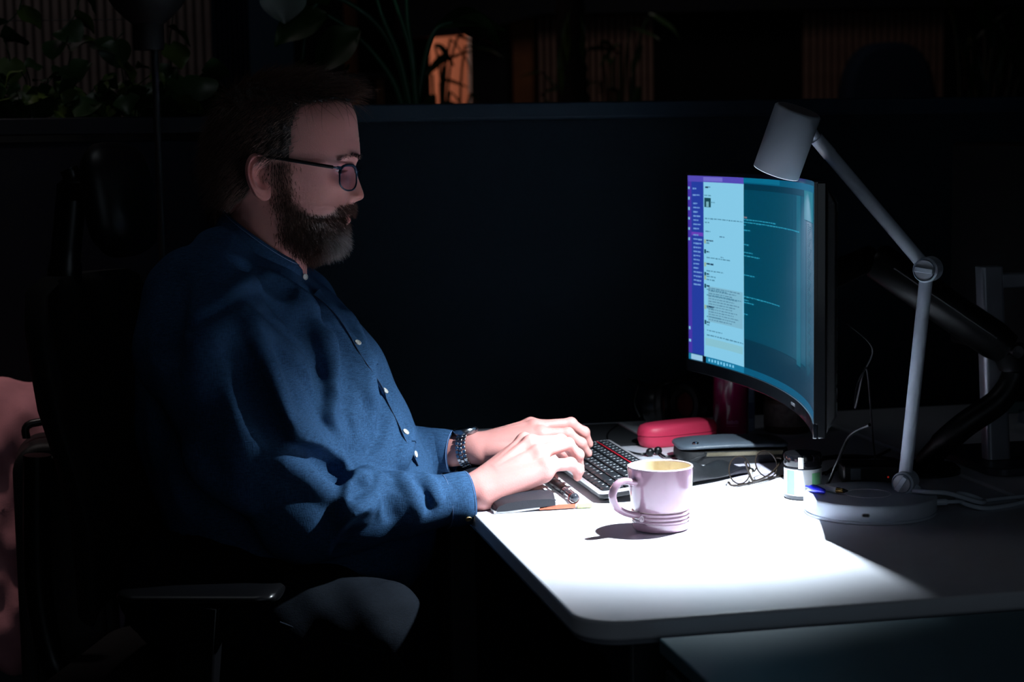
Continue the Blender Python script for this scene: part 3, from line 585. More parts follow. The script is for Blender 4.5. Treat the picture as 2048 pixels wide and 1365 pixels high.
part('temple', put(G().tube(smooth_path([(-0.063, 0.001, 0.008), (-0.060, -0.010, 0.003), (0.0, -0.014, 0.0022), (0.045, -0.012, 0.0022), (0.07, -0.022, 0.0022), (0.083, -0.044, 0.0022)], 7), 0.0016, 8, flat=1.2), M), frm, rgl)
part('temple', put(G().tube(smooth_path([(0.063, 0.001, 0.030), (0.061, -0.012, 0.028), (0.02, -0.020, 0.012), (-0.02, -0.022, 0.0065), (-0.032, -0.021, 0.012), (-0.043, -0.017, 0.040)], 7), 0.0016, 8, flat=1.2), M), frm, rgl)
# supplement jar
jc = Vector((0.273, 0.152, DZ)); jar = thing('jar', 'small white and green labelled jar with black lid beside the lamp base', 'jar', jc)
part('body', G().lathe([(0, 0.0005), (0.0265, 0.0005), (0.0285, 0.003), (0.0285, 0.048), (0.026, 0.051), (0, 0.051)], 56, jc), mat('jar_plastic', (60, 62, 66), 0.3), jar)
part('label_band', G().lathe([(0.0288, 0.007), (0.0288, 0.0475)], 56, jc), mat('jar_label', (224, 226, 224), 0.35), jar)
lb = mat('green_label_print', (120, 184, 128), 0.4); g = G()
def arcpatch(g, c, r_, a0, a1, z0, z1, n=8):
    for i in range(n):
        p = [(c.x+r_*math.cos(a), c.y+r_*math.sin(a), c.z+zz) for a, zz in ((a0+(a1-a0)*i/n, z0), (a0+(a1-a0)*(i+1)/n, z0), (a0+(a1-a0)*(i+1)/n, z1), (a0+(a1-a0)*i/n, z1))]; g.add(p, [(0, 1, 2, 3)])
aj = math.atan2(CP[1]-jc.y, CP[0]-jc.x)
arcpatch(g, jc, 0.0291, aj-0.95, aj-0.45, 0.009, 0.046); arcpatch(g, jc, 0.0291, aj+0.25, aj+0.8, 0.012, 0.024); arcpatch(g, jc, 0.0291, aj+0.5, aj+1.1, 0.024, 0.042)
part('label_print', g, lb, jar)
part('lid', G().lathe([(0, 0.0515), (0.0282, 0.0515), (0.0290, 0.053), (0.0290, 0.067), (0.0275, 0.0695), (0, 0.070)], 56, jc), mat('black_gloss_lid', (10, 10, 12), 0.1, coat=0.5), jar)
part('lid_glint', G().box(tuple(jc+Vector((0.0292*math.cos(aj-0.1), 0.0292*math.sin(aj-0.1), 0.058))), (0.008, 0.0008, 0.017), Matrix.Rotation(aj-0.1+math.pi/2, 3, 'Z')), mat('glint_white', (230, 226, 214), 0.35), jar)  # pale strip paints a reflection onto the glossy black lid
# pen lying on the lamp base
p0 = Vector(WZ(1612, 973, DZ+0.034)); p1_ = Vector(WZ(1650, 984, DZ+0.034)); p1_.z = p0.z = DZ+0.0338; dp = (p1_-p0).normalized()
pen = thing('pen', 'royal blue pen with a gold ring lying on the edge of the lamp base', 'pen', (p0+p1_)/2)
blu = mat('royal_blue_plastic', (34, 40, 214), 0.2, coat=0.4)
part('clip_end', G().tube([p0, p0+dp*0.010, p0+dp*0.011, p0+dp*0.018, p0+dp*0.027, p1_-dp*0.003, p1_], [0.0016, 0.0019, 0.0036, 0.0060, 0.0058, 0.004, 0.0012], 18), blu, pen)
sdp = Vector((-dp.y, dp.x, 0)); q0 = p1_+sdp*0.022-dp*0.002; 
part('barrel', G().tube([p0+dp*0.016+sdp*0.003, p0+dp*0.020+sdp*0.02, q0], [0.0046, 0.0045, 0.0044], 16), mat('white_barrel', (220, 222, 226), 0.25), pen)
part('gold_ring', G().tube([q0, q0+dp*0.009+sdp*0.006], [0.0042, 0.0034], 16), gold, pen); part('tip', G().tube([q0+dp*0.009+sdp*0.006, q0+dp*0.014+sdp*0.010], [0.0034, 0.001], 14), black, pen)
# earphones with flat cable
ef = Vector((0.168, 0.60, DZ)); ear = thing('earphones', 'black wired earphones tangled next to the red glasses case', 'earphones', ef)
def Z_(px, py, z_=DZ+0.004): return Vector(WZ(px, py, z_))
for (px, py) in ((1300, 905), (1316, 902)):
    c_ = Z_(px, py, DZ+0.008); part('earbud', G().sphere(c_, 0.0075, 14, 10, sc=(1, 0.8, 1)), black, ear)
part('cable', G().tube(smooth_path([Z_(1300, 906), Z_(1280, 909), Z_(1250, 902), Z_(1222, 893, DZ+0.003), Z_(1215, 870, DZ+0.003), Z_(1235, 852, DZ+0.003)], 8), 0.0022, 8), black, ear)
part('cable', G().tube(smooth_path([Z_(1316, 904), Z_(1330, 914), Z_(1350, 913), Z_(1368, 922), Z_(1350, 930), Z_(1310, 926)], 8), 0.0022, 8), black, ear)
# dark document tray edge on the desk beyond the keyboard
tr = Vector((0.13, 0.80, DZ)); tray = thing('desk_mat', 'dark felt mat with pale edge lying beyond the keyboard', 'mat', tr)
part('felt', G().prism(rrect(0.20, 0.24, 0.01, 4, tr.x-0.04, tr.y), DZ+0.0004, DZ+0.004), mat('charcoal_felt', (22, 24, 28), 0.9, bump=(900, 0.4)), tray)
part('edge_strip', G().box((tr.x+0.062, tr.y, DZ+0.0022), (0.004, 0.236, 0.0036)), mat('pale_pink_edge', (150, 120, 130), 0.5), tray)
# cables and power brick below the monitor
pb = Vector((0.425, 0.235, DZ)); adp = thing('power_adapter', 'black power adapter block with red light behind the lamp base', 'power adapter', pb)
M = frame2(pb, -14); part('case', put(G().box((0, 0, 0.0165), (0.105, 0.055, 0.031)), M), black, adp, bevel=0.004)
part('status_light', put(G().sphere((0.018, -0.0275, 0.013), 0.0016, 10, 6), M), emis('red_led', (150, 30, 24), 0.5), adp)
part('sticker', put(G().box((-0.033, -0.0278, 0.018), (0.016, 0.0006, 0.018)), M), mat('grey_sticker', (88, 96, 104), 0.5), adp)
part('plug_lead', put(G().tube(smooth_path([(0.052, 0, 0.014), (0.09, 0.01, 0.006), (0.13, 0.06, 0.004), (0.10, 0.12, 0.004), (0.02, 0.15, 0.004)], 8), 0.003, 8), M), black, adp)
cabs = [("thin black cable hanging straight down from the monitor back", [(0.325, 0.02, 0.86), (0.327, 0.10, 0.83), (0.325, 0.145, 0.78), (0.325, 0.19, 0.738), (0.33, 0.27, 0.7345), (0.40, 0.33, 0.7345)]),
        ("black cable snaking over the desk toward the monitor arm base", [(0.37, 0.30, 0.7345), (0.42, 0.36, 0.7345), (0.49, 0.33, 0.7345), (0.53, 0.39, 0.7345), (0.46, 0.45, 0.7345), (0.36, 0.42, 0.7345)]),
        ("black cable looping across the desk behind the jar", [(0.34, 0.30, 0.7345), (0.37, 0.34, 0.7345), (0.41, 0.40, 0.7405), (0.50, 0.42, 0.7345), (0.56, 0.48, 0.7345)]),
        ("thin grey cable drooping in the air between screen and arm", [(0.33, 0.12, 1.00), (0.385, 0.15, 0.955), (0.37, 0.17, 0.90), (0.345, 0.12, 0.87), (0.35, 0.10, 0.93), (0.40, 0.2, 0.90), (0.45, 0.3, 0.80), (0.47, 0.33, 0.7355)])]
for i_, (lb_, pth) in enumerate(cabs):
    pth = [Vector(p) for p in pth]; tag(obj('cable', G().tube(smooth_path(pth, 10), 0.0026 if i_ != 3 else 0.0016, 8), black if i_ != 3 else mat('grey_cable', (24, 25, 28), 0.5), None), lb_, 'cable')
# second monitor on its silver stand (facing desk)
ss = Vector((0.655, 0.30, DZ)); st = thing('monitor', 'back of a second screen on a tall silver stand at the right', 'monitor', ss)
silver = mat('brushed_silver', (150, 154, 164), 0.38, 0.55)
t0 = Vector(WY(1978, 533, 0.30)); t1 = Vector(WY(1992, 940, 0.30)); t1.z = DZ+0.014
g = G(); g.loft([[Vector((t1.x+x, t1.y+y, t1.z)) for x, y in rrect(0.042, 0.03, 0.008)], [Vector((t0.x+x, t0.y+y, t0.z)) for x, y in rrect(0.040, 0.03, 0.008)]]); part('column', g, silver, st, bevel=0.001)
part('base', G().prism(rrect(0.20, 0.24, 0.03, 6, t1.x+0.05, t1.y+0.03), DZ+0.0005, DZ+0.0135), mat('grey_stand_base', (58, 62, 70), 0.4, 0.3), st, bevel=0.002)
part('head_bracket', G().box((t0.x+0.046, t0.y, t0.z-0.024), (0.06, 0.026, 0.024)), silver, st, bevel=0.003)
part('screen_back', G().box((t0.x+0.09, t0.y, t0.z+0.02), (0.03, 0.60, 0.36)), bk, st, bevel=0.006)
# glass desk divider at far right
gd = thing('glass_divider', 'pale glass divider sheet at the right frame edge', 'divider', (0.62, -0.05, DZ))
q = WY(2016, 352, 0.70); gd.location = (q[0], 0.70, DZ); THINGLOC[gd.name] = Vector((q[0], 0.70, DZ))
part('pane', G().box((q[0]+0.30, 0.70, DZ+(q[2]-DZ)/2+0.01), (0.6, 0.006, q[2]-DZ-0.02)), glass('divider_glass', (200, 220, 220), 0.15), gd)
part('clamp', G().box((q[0]+0.06, 0.70, DZ+0.012), (0.05, 0.03, 0.023)), silver, gd); part('clamp', G().box((q[0]+0.5, 0.70, DZ+0.012), (0.05, 0.03, 0.023)), silver, gd)
# ================================================================== the seated man
# ---- signed distance volumes and surface nets (numpy)
class Vol:
    def __init__(s, lo, hi, h):
        s.lo = np.array(lo, float); s.h = h; s.n = np.ceil((np.array(hi)-s.lo)/h).astype(int)+1
        s.ax = [s.lo[i]+h*np.arange(s.n[i]) for i in range(3)]; s.f = np.full(s.n, 0.08, np.float32)
    def box(s, lo, hi):
        a = np.clip(np.floor((np.array(lo)-s.lo)/s.h).astype(int), 0, s.n-1); b = np.clip(np.ceil((np.array(hi)-s.lo)/s.h).astype(int)+1, 1, s.n)
        sl = tuple(slice(int(a[i]), int(max(b[i], a[i]+1))) for i in range(3))
        return sl, s.ax[0][sl[0]][:, None, None], s.ax[1][sl[1]][None, :, None], s.ax[2][sl[2]][None, None, :]
    @staticmethod
    def smin(a, b, k):
        if k <= 0: return np.minimum(a, b)
        h = np.maximum(k-np.abs(a-b), 0)/k; return np.minimum(a, b)-h*h*k*0.25
    def conef(s, X, Y, Z, a, b, ra, rb):
        a = np.array(a, float); b = np.array(b, float); d = b-a; L2 = d@d+1e-12
        t = np.clip(((X-a[0])*d[0]+(Y-a[1])*d[1]+(Z-a[2])*d[2])/L2, 0, 1)
        return np.sqrt((X-a[0]-t*d[0])**2+(Y-a[1]-t*d[1])**2+(Z-a[2]-t*d[2])**2)-(ra+(rb-ra)*t)
    def cone(s, a, b, ra, rb, k=0.02, sub=False):
        R = max(ra, rb)+k+0.012; a = np.array(a, float); b = np.array(b, float)
        sl, X, Y, Z = s.box(np.minimum(a, b)-R, np.maximum(a, b)+R)
        d = s.conef(X, Y, Z, a, b, ra, rb)
        s.f[sl] = -Vol.smin(-s.f[sl], d, k) if sub else Vol.smin(s.f[sl], d, k)
    def chain(s, pts, rad, k=0.02, sub=False):
        for i in range(len(pts)-1): s.cone(pts[i], pts[i+1], rad[i], rad[i+1], k, sub)
    def ell(s, c, r, k=0.02, rot=None, sub=False):
        c = np.array(c, float); r = np.array(r, float); R = r.max()+k+0.012; sl, X, Y, Z = s.box(c-R, c+R)
        x, y, z_ = X-c[0], Y-c[1], Z-c[2]
        if rot is not None:
            q = np.array(rot.transposed()); x, y, z_ = q[0][0]*x+q[0][1]*y+q[0][2]*z_, q[1][0]*x+q[1][1]*y+q[1][2]*z_, q[2][0]*x+q[2][1]*y+q[2][2]*z_
        d = (np.sqrt((x/r[0])**2+(y/r[1])**2+(z_/r[2])**2)-1)*r.min()
        s.f[sl] = -Vol.smin(-s.f[sl], d, k) if sub else Vol.smin(s.f[sl], d, k)
    def at(s, p):
        i = np.clip(np.round((np.asarray(p)-s.lo)/s.h).astype(int), 0, s.n-1); return s.f[tuple(i)]
    def grad(s, p):
        i = np.clip(np.round((np.asarray(p)-s.lo)/s.h).astype(int), 2, s.n-3); g = []
        for k in range(3):
            j = i.copy(); j[k] += 2; l = i.copy(); l[k] -= 2; g.append(s.f[tuple(j)]-s.f[tuple(l)])
        g = np.array(g); return g/(np.linalg.norm(g)+1e-9)
    def trace(s, px, py, t0=2.2, t1=3.7):
        d = ray(px, py)
        for t in np.arange(t0, t1, 0.003):
            p = CP+d*t
            if np.all(p > s.lo) and np.all(p < s.lo+(s.n-1)*s.h) and s.at(p) < 0: return p
        return None
    def mesh(s):
        f = s.f; S = f < 0; nx, ny, nz = f.shape
        cnt = np.zeros((nx-1, ny-1, nz-1), np.int8)
        for a in (0, 1):
            for b in (0, 1):
                for c in (0, 1): cnt += S[a:nx-1+a, b:ny-1+b, c:nz-1+c]
        mask = (cnt > 0) & (cnt < 8); cells = np.argwhere(mask); idx = np.full(mask.shape, -1, np.int64); idx[mask] = np.arange(len(cells))
        acc = np.zeros((len(cells), 3)); num = np.zeros(len(cells))
        C8 = [(a, b, c) for a in (0, 1) for b in (0, 1) for c in (0, 1)]
        for A in C8:
            for ax_ in range(3):
                if A[ax_] == 1: continue
                B = list(A); B[ax_] = 1
                fa = f[cells[:, 0]+A[0], cells[:, 1]+A[1], cells[:, 2]+A[2]]; fb = f[cells[:, 0]+B[0], cells[:, 1]+B[1], cells[:, 2]+B[2]]
                cr = (fa < 0) != (fb < 0); t = np.where(cr, fa/(fa-fb+1e-12), 0)
                p = np.tile(np.array(A, float), (len(cells), 1)); p[:, ax_] += t
                acc[cr] += p[cr]; num[cr] += 1
        V = s.lo+(cells+acc/num[:, None])*s.h; Q = []
        for ax_ in range(3):
            o1, o2 = [(1, 2), (2, 0), (0, 1)][ax_]
            sl0 = [slice(None)]*3; sl1 = [slice(None)]*3; sl0[ax_] = slice(0, -1); sl1[ax_] = slice(1, None)
            d = S[tuple(sl0)] != S[tuple(sl1)]; e = np.argwhere(d); e = e[(e[:, o1] > 0) & (e[:, o2] > 0) & (e[:, o1] < f.shape[o1]-1) & (e[:, o2] < f.shape[o2]-1)]
            def cid(d1, d2):
                q = e.copy(); q[:, o1] -= d1; q[:, o2] -= d2; return idx[q[:, 0], q[:, 1], q[:, 2]]
            quad = np.stack([cid(1, 1), cid(0, 1), cid(0, 0), cid(1, 0)], 1)
            flip = ~S[e[:, 0], e[:, 1], e[:, 2]]; quad[flip] = quad[flip][:, ::-1]; Q.append(quad)
        Q = np.concatenate(Q); Q = Q[(Q >= 0).all(1)]; return V, Q
def relax(V, Q, it=2, lam=0.5):
    n = len(V); E = np.concatenate([Q[:, [0, 1]], Q[:, [1, 2]], Q[:, [2, 3]], Q[:, [3, 0]]])
    for _ in range(it):
        S = np.zeros_like(V); c = np.zeros(n)
        for a, b in ((0, 1), (1, 0)):
            for k in range(3): S[:, k] += np.bincount(E[:, a], V[E[:, b], k], n)
            c += np.bincount(E[:, a], minlength=n)
        V = V+lam*(S/np.maximum(c, 1)[:, None]-V)
    return V
def np_obj(name, V, Q, mats, parent=None, off=(0, 0, 0), cols=None, smooth=True):
    V = np.asarray(V, np.float32)-np.asarray(off, np.float32); Q = np.asarray(Q); me = bpy.data.meshes.new(name)
    k = Q.shape[1]; me.vertices.add(len(V)); me.vertices.foreach_set('co', V.ravel()); me.loops.add(Q.size); me.loops.foreach_set('vertex_index', Q.ravel().astype(np.int32))
    me.polygons.add(len(Q)); me.polygons.foreach_set('loop_start', np.arange(0, Q.size, k, dtype=np.int32)); me.polygons.foreach_set('loop_total', np.full(len(Q), k, np.int32))
    me.update(calc_edges=True); me.validate()
    if smooth: me.polygons.foreach_set('use_smooth', np.ones(len(me.polygons), bool))
    if cols is not None:
        a = me.color_attributes.new('col', 'FLOAT_COLOR', 'POINT'); c4 = np.ones((len(me.vertices), 4), np.float32); c4[:, :3] = cols[:len(me.vertices)]; a.data.foreach_set('color', c4.ravel())
    for M in (mats if isinstance(mats, (list, tuple)) else [mats]): me.materials.append(M)
    o = bpy.data.objects.new(name, me); COL.objects.link(o)
    if parent is not None: o.parent = parent
    return o
def hermite(x, xs, ys):
    xs = np.asarray(xs, float); ys = np.asarray(ys, float); d = np.gradient(ys, xs)
    h = np.diff(ys)/np.diff(xs)           # limit slopes to avoid overshoot
    for i in range(len(xs)):
        l = h[i-1] if i > 0 else h[0]; r = h[i] if i < len(h) else h[-1]
        d[i] = 0 if l*r <= 0 else 2*l*r/(l+r)
    x = np.clip(np.asarray(x, float), xs[0], xs[-1]); i = np.clip(np.searchsorted(xs, x)-1, 0, len(xs)-2); w_ = xs[i+1]-xs[i]; t = (x-xs[i])/w_
    return (2*t**3-3*t**2+1)*ys[i]+(t**3-2*t**2+t)*w_*d[i]+(-2*t**3+3*t**2)*ys[i+1]+(t**3-t**2)*w_*d[i+1]
PHB = math.radians(-20); PHH = math.radians(-11.5); YC = 0.42
ROOT = np.array([-0.50, YC, 0.0])
# ---- head: rows of cross-sections, profile of forehead, nose, lips and chin
H0 = np.array(WY(560, 330, YC)); HS = float(np.linalg.norm(WY(561, 330, YC)-WY(560, 330, YC)))
HM = Matrix.Translation(H0) @ Matrix.Rotation(PHH, 4, 'Z') @ Matrix.Rotation(ROLL, 4, 'Y')
def toW(P):
    P = np.asarray(P); A = np.array(HM); return P@A[:3, :3].T+A[:3, 3]
def hx(px): return (np.asarray(px, float)-560)*HS
def hz(py): return (330-np.asarray(py, float))*HS
rows = np.unique(np.concatenate([162+28*np.linspace(0, 1, 34)**2.0, np.arange(190, 312, 1.6), np.arange(312, 512, 1.0), np.arange(512, 640, 3.0)]))
XF = hermite(rows, [162, 163.5, 167, 174, 182, 195, 205, 220, 233, 262, 290, 305, 314, 325, 334, 345, 360, 375, 390, 403, 411, 419, 427, 431, 434.5, 438, 443, 449, 456, 465, 480, 490, 497, 502, 507, 513, 520, 540, 580, 640],
             [580, 602, 630, 655, 673, 692, 702, 709, 714, 717.5, 720, 720.5, 719, 714, 709.5, 705, 703, 702.5, 703.5, 705.5, 707.5, 707, 704.5, 701.5, 698.3, 700, 700.5, 696, 691, 689.5, 687.5, 682, 671, 655, 637, 625, 616, 611, 612, 616])
XB = hermite(rows, [162, 163.5, 167, 175, 184, 200, 215, 240, 260, 280, 305, 330, 350, 375, 395, 415, 430, 470, 520, 580, 640], [578, 553, 528, 500, 480, 461, 450, 439, 434, 430, 428, 430, 434, 441, 449, 456, 459, 455, 442, 425, 410])
XN = hermite(rows, [320, 331, 337, 345, 352, 365, 375, 385, 391, 396, 400, 403, 405.5, 408], [716.0, 712.5, 712, 713, 715, 719.5, 723, 726.5, 727.5, 726.5, 722, 714, 709, 706.5])
WD = hermite(rows, [162, 163.5, 167, 173, 181, 195, 215, 240, 270, 300, 330, 350, 380, 410, 440, 465, 485, 500, 515, 540, 580, 640], [.2, 14, 27, 38, 48, 60, 69, 75, 77.5, 77.5, 76, 75, 71, 67, 64, 60, 57, 55, 55.5, 57, 61, 70])/1000
XCn = hermite(rows, [162, 200, 350, 400, 450, 490, 520, 640], [579, 562, 548, 556, 565, 556, 538, 515])
EF = hermite(rows, [162, 200, 260, 320, 360, 400, 440, 480, 510, 640], [2.0, 2.15, 2.35, 2.45, 2.4, 2.25, 2.1, 2.05, 2.1, 2.0])
NT = 361; th = np.linspace(-math.pi, math.pi, NT)[:-1]; th = th-0.55*np.sin(th); c_, s_ = np.cos(th), np.sin(th)
xf, xb, xc = hx(XF)[:, None], hx(XB)[:, None], hx(XCn)[:, None]
e_ = np.where(c_[None, :] > 0, 2/EF[:, None], 2/2.15)
AX = np.where(c_[None, :] > 0, xf-xc, xc-xb)
PX = xc+AX*np.sign(c_)[None, :]*np.abs(c_)[None, :]**e_; PYl = WD[:, None]*np.sign(s_)[None, :]*np.abs(s_)[None, :]**e_; PZ = np.repeat(hz(rows)[:, None], NT-1, 1)
PR = np.repeat(rows[:, None], NT-1, 1); FR = (c_[None, :] > 0)*np.ones_like(PX)
ay = np.abs(PYl)
def gb(v, c, w_): return np.exp(-((v-c)/w_)**2)
# nose, brows, sockets, lids, cheeks, mouth
sg = hermite(rows, [320, 335, 360, 378, 392, 402, 410], [9.5, 8.0, 9.0, 12, 14.5, 13, 12])[:, None]/1000
Nn = np.where((rows > 320) & (rows < 408), np.maximum(XN-XF, 0)*HS, 0)[:, None]
PX = PX+FR*Nn*np.exp(-np.abs(ay/sg)**2.3)
PX = PX+FR*0.0045*gb(ay, 0.0145, 0.0052)*gb(PR, 393, 7)+FR*-0.0035*gb(ay, 0.0085, 0.0035)*gb(PR, 401.5, 3.0)
PX = PX+FR*(0.0035*gb(ay, 0.030, 0.016)*gb(PR, 316, 9)-0.0098*gb(ay, 0.033, 0.0165)*gb(PR, 341, 15)-0.003*gb(ay, 0.052, 0.01)*gb(PR, 330, 22))
PX = PX+FR*(0.0035*gb(ay, 0.046, 0.016)*gb(PR, 368, 16)+0.0015*gb(ay, 0.030, 0.008)*gb(PR, 357, 7)-0.0022*gb(ay-0.02-(PR-395)*0.00035, 0.004, 0.0035)*gb(PR, 410, 18))
PX = PX+FR*(-0.0010*gb(PR, 434.5, 1.8)*(ay < 0.028)*np.clip((0.028-ay)/0.006, 0, 1))
PX = PX-FR*0.0006*gb(PR, 282, 1.6)*(ay < 0.05)-FR*0.0005*gb(PR, 272, 1.6)*(ay < 0.04)
EX, EY, EZ, ER = float(hx(669.5)), 0.0325, float(hz(341)), 0.0122
dy = ay-EY; dz_ = PZ-EZ; rho2 = dy**2+dz_**2; rs = ER+0.0017
shell = EX+np.sqrt(np.maximum(rs**2-rho2, 0)); ball = EX+np.sqrt(np.maximum((ER-0.0012)**2-rho2, 0))
zu = 0.0036*(1-(dy/0.0132)**2); zl = -0.0038*(1-(dy/0.0132)**2); ins = (np.abs(dy) < 0.0132) & (dz_ < zu) & (dz_ > zl)
PXe = np.where(ins, np.minimum(PX, ball), np.where(rho2 < rs**2, np.maximum(PX, shell), PX)); PX = np.where((FR > 0) & (rho2 < rs**2), PXe, PX)
# crease above the upper lid
PX = PX-FR*0.0012*gb(PZ-EZ, 0.0075, 0.0011)*(np.abs(dy) < 0.014)
HP = np.stack([PX, PYl, PZ], -1); nr = len(rows); nc = NT-1
HV = HP.reshape(-1, 3); HQ = []
ii, jj = np.meshgrid(np.arange(nr-1), np.arange(nc), indexing='ij'); j2 = (jj+1) % nc
HQ = np.stack([ii*nc+jj, (ii+1)*nc+jj, (ii+1)*nc+j2, ii*nc+j2], -1).reshape(-1, 4)
# surface normals of the head grid
du = np.gradient(HP, axis=0); dv = (np.roll(HP, -1, 1)-np.roll(HP, 1, 1)); HN = np.cross(dv, du); HN /= (np.linalg.norm(HN, axis=-1, keepdims=True)+1e-12)
if HN[nr//2, nc//2, 0] < 0: HN = -HN
# colour: skin, redder nose / cheek / lips, beard shadow
PXpx = PX/HS+560
skin = np.array(lin((206, 142, 135))[:3]); lip = np.array(lin((176, 104, 98))[:3]); red = np.array(lin((206, 128, 112))[:3]); stub = np.array(lin((92, 66, 56))[:3])
def mixc(A, B, t): return A*(1-t[..., None])+B*t[..., None]
hc_ = np.broadcast_to(skin, HP.shape).copy()
hc_ = mixc(hc_, red, np.clip(0.7*gb(PR, 390, 16)*gb(ay, 0, 0.02)*FR+0.35*gb(PR, 380, 22)*gb(ay, 0.045, 0.02)*FR, 0, 1))
hc_ = mixc(hc_, lip, np.clip(FR*0.9*((PR > 424.5) & (PR < 446))*np.clip((0.025-ay)/0.006, 0, 1), 0, 1))
bup = np.interp(PXpx, [540, 552, 586, 596, 622, 645, 666, 676, 692, 712, 740], [330, 330, 352, 402, 424, 430, 427, 414, 408, 407, 407])
blo = np.interp(PXpx, [535, 545, 556, 575, 596, 624, 700], [380, 420, 460, 482, 503, 524, 524])
gapm = (PR > 427) & (PR < 455) & (ay < 0.021) & (PXpx > 674)
gapm &= ~((PR > 446) & (ay < 0.007))
beardm = (PR > bup) & (PR < blo) & (PXpx > 545) & ~gapm & (FR > 0)
beardm |= (PR > 320) & (PR < 420) & (PXpx > 553) & (PXpx < 590) & (ay > 0.05)
def soft(m_, it=10):
    m_ = m_.astype(float)
    for _ in range(it):
        m_ = (m_+np.roll(m_, 1, 1)+np.roll(m_, -1, 1))/3; q = m_.copy(); q[1:-1] = (m_[:-2]+m_[1:-1]+m_[2:])/3; m_ = q
    return m_
bf = soft(beardm, 14); hc_ = mixc(hc_, stub, bf**1.3)
hl = np.interp(PR, [150, 196, 198, 205, 214, 232, 250, 300, 318, 330, 340], [900, 900, 712, 668, 612, 602, 597, 592, 588, 575, 520])
hl = np.where(ay < 0.035, np.interp(PR, [150, 198, 206, 212, 216], [900, 900, 700, 600, 500]), hl)
earzone = (PXpx > 470) & (PXpx < 555) & (PR > 312)
lowb = np.interp(PXpx, [430, 445, 470, 500, 540], [412, 424, 414, 392, 330])
hairm = (PXpx < hl) & ((PR < 316) | ((PXpx < 512) & (PR < lowb)))
hf = soft(hairm, 10); hc_ = mixc(hc_, np.array(lin((40, 30, 26))[:3]), hf**1.5)
# ---- ears
def ear(side):
    zp = [(415, 609), (384, 622), (362, 655), (352, 700), (357, 750), (372, 795), (396, 838), (425, 866), (455, 884), (482, 884), (504, 868), (512, 838), (515, 800), (514, 760), (512, 715), (506, 675), (490, 640), (455, 616)]
    pts = np.array([(380+x*0.3371, 100+y*0.3371) for x, y in zp]); P = np.array(smooth_path([(a, 0, b) for a, b in np.vstack([pts, pts[:1]])], 5))[:-1][:, [0, 2]]
    cx_, cy_ = 527.5, 349.0; n = len(P); ks = np.concatenate([np.linspace(0.0, 0.98, 30)[1:], [1.0, 1.0, 0.93, 0.5]]); V = []; 
    for i, k in enumerate(ks):
        back_ = i >= 30
        for j in range(n):
            x = cx_+(P[j, 0]-cx_)*k; y = cy_+(P[j, 1]-cy_)*k
            frontness = np.clip((P[j, 0]-541)/10, 0, 1); lobe = np.clip((P[j, 1]-378)/12, 0, 1)*np.clip((k-0.45)/0.3, 0, 1)
            if back_: h = -0.0035 if i > 30 else 0.0
            else:
                hel = 0.0055*math.exp(-((k-0.90)/0.085)**2)*(1-frontness)*(1-0.8*lobe)
                anti = 0.0045*math.exp(-((k-0.60)/0.12)**2)*(1-frontness)*(1-lobe)
                con = -0.0085*math.exp(-((x-534)/11)**2-((y-350)/17)**2)
                tra = 0.004*math.exp(-((x-547)/4)**2-((y-350)/8)**2); lb_ = 0.0028*lobe
                edge = -0.003*max(0, (k-0.93)/0.07)**2
                h = hel+anti+con+tra+lb_+edge+0.001
            V.append((hx(x), h, hz(y)))
    V.append((hx(cx_), -0.006, hz(cy_))); V = np.array(V); m_ = len(ks); Q = []
    for i in range(m_-1):
        for j in range(n): Q.append((i*n+j, i*n+(j+1) % n, (i+1)*n+(j+1) % n, (i+1)*n+j))
    cI = len(V)-1
    for j in range(0, n): Q.append((cI, (j+1) % n, j, j))
    # hinge outward about the front edge
    x0 = float(hx(549)); a = math.radians(30); x = V[:, 0]-x0; h = V[:, 1]; out = np.stack([x0+x*math.cos(a)+h*math.sin(a)*1.0, -(0.0725)-(-x*math.sin(a)+h*math.cos(a)), V[:, 2]], 1)
    if side > 0: out[:, 1] *= -1
    return out, np.array(Q)
bodyV = [toW(HV)]; bodyQ = [HQ]; bodyC = [hc_.reshape(-1, 3)]; nb = len(HV)
earred = np.array(lin((214, 140, 134))[:3])
for sd in (-1, 1):
    v, q = ear(sd); bodyV.append(toW(v)); bodyQ.append(q+nb); bodyC.append(np.broadcast_to(earred, v.shape)); nb += len(v)
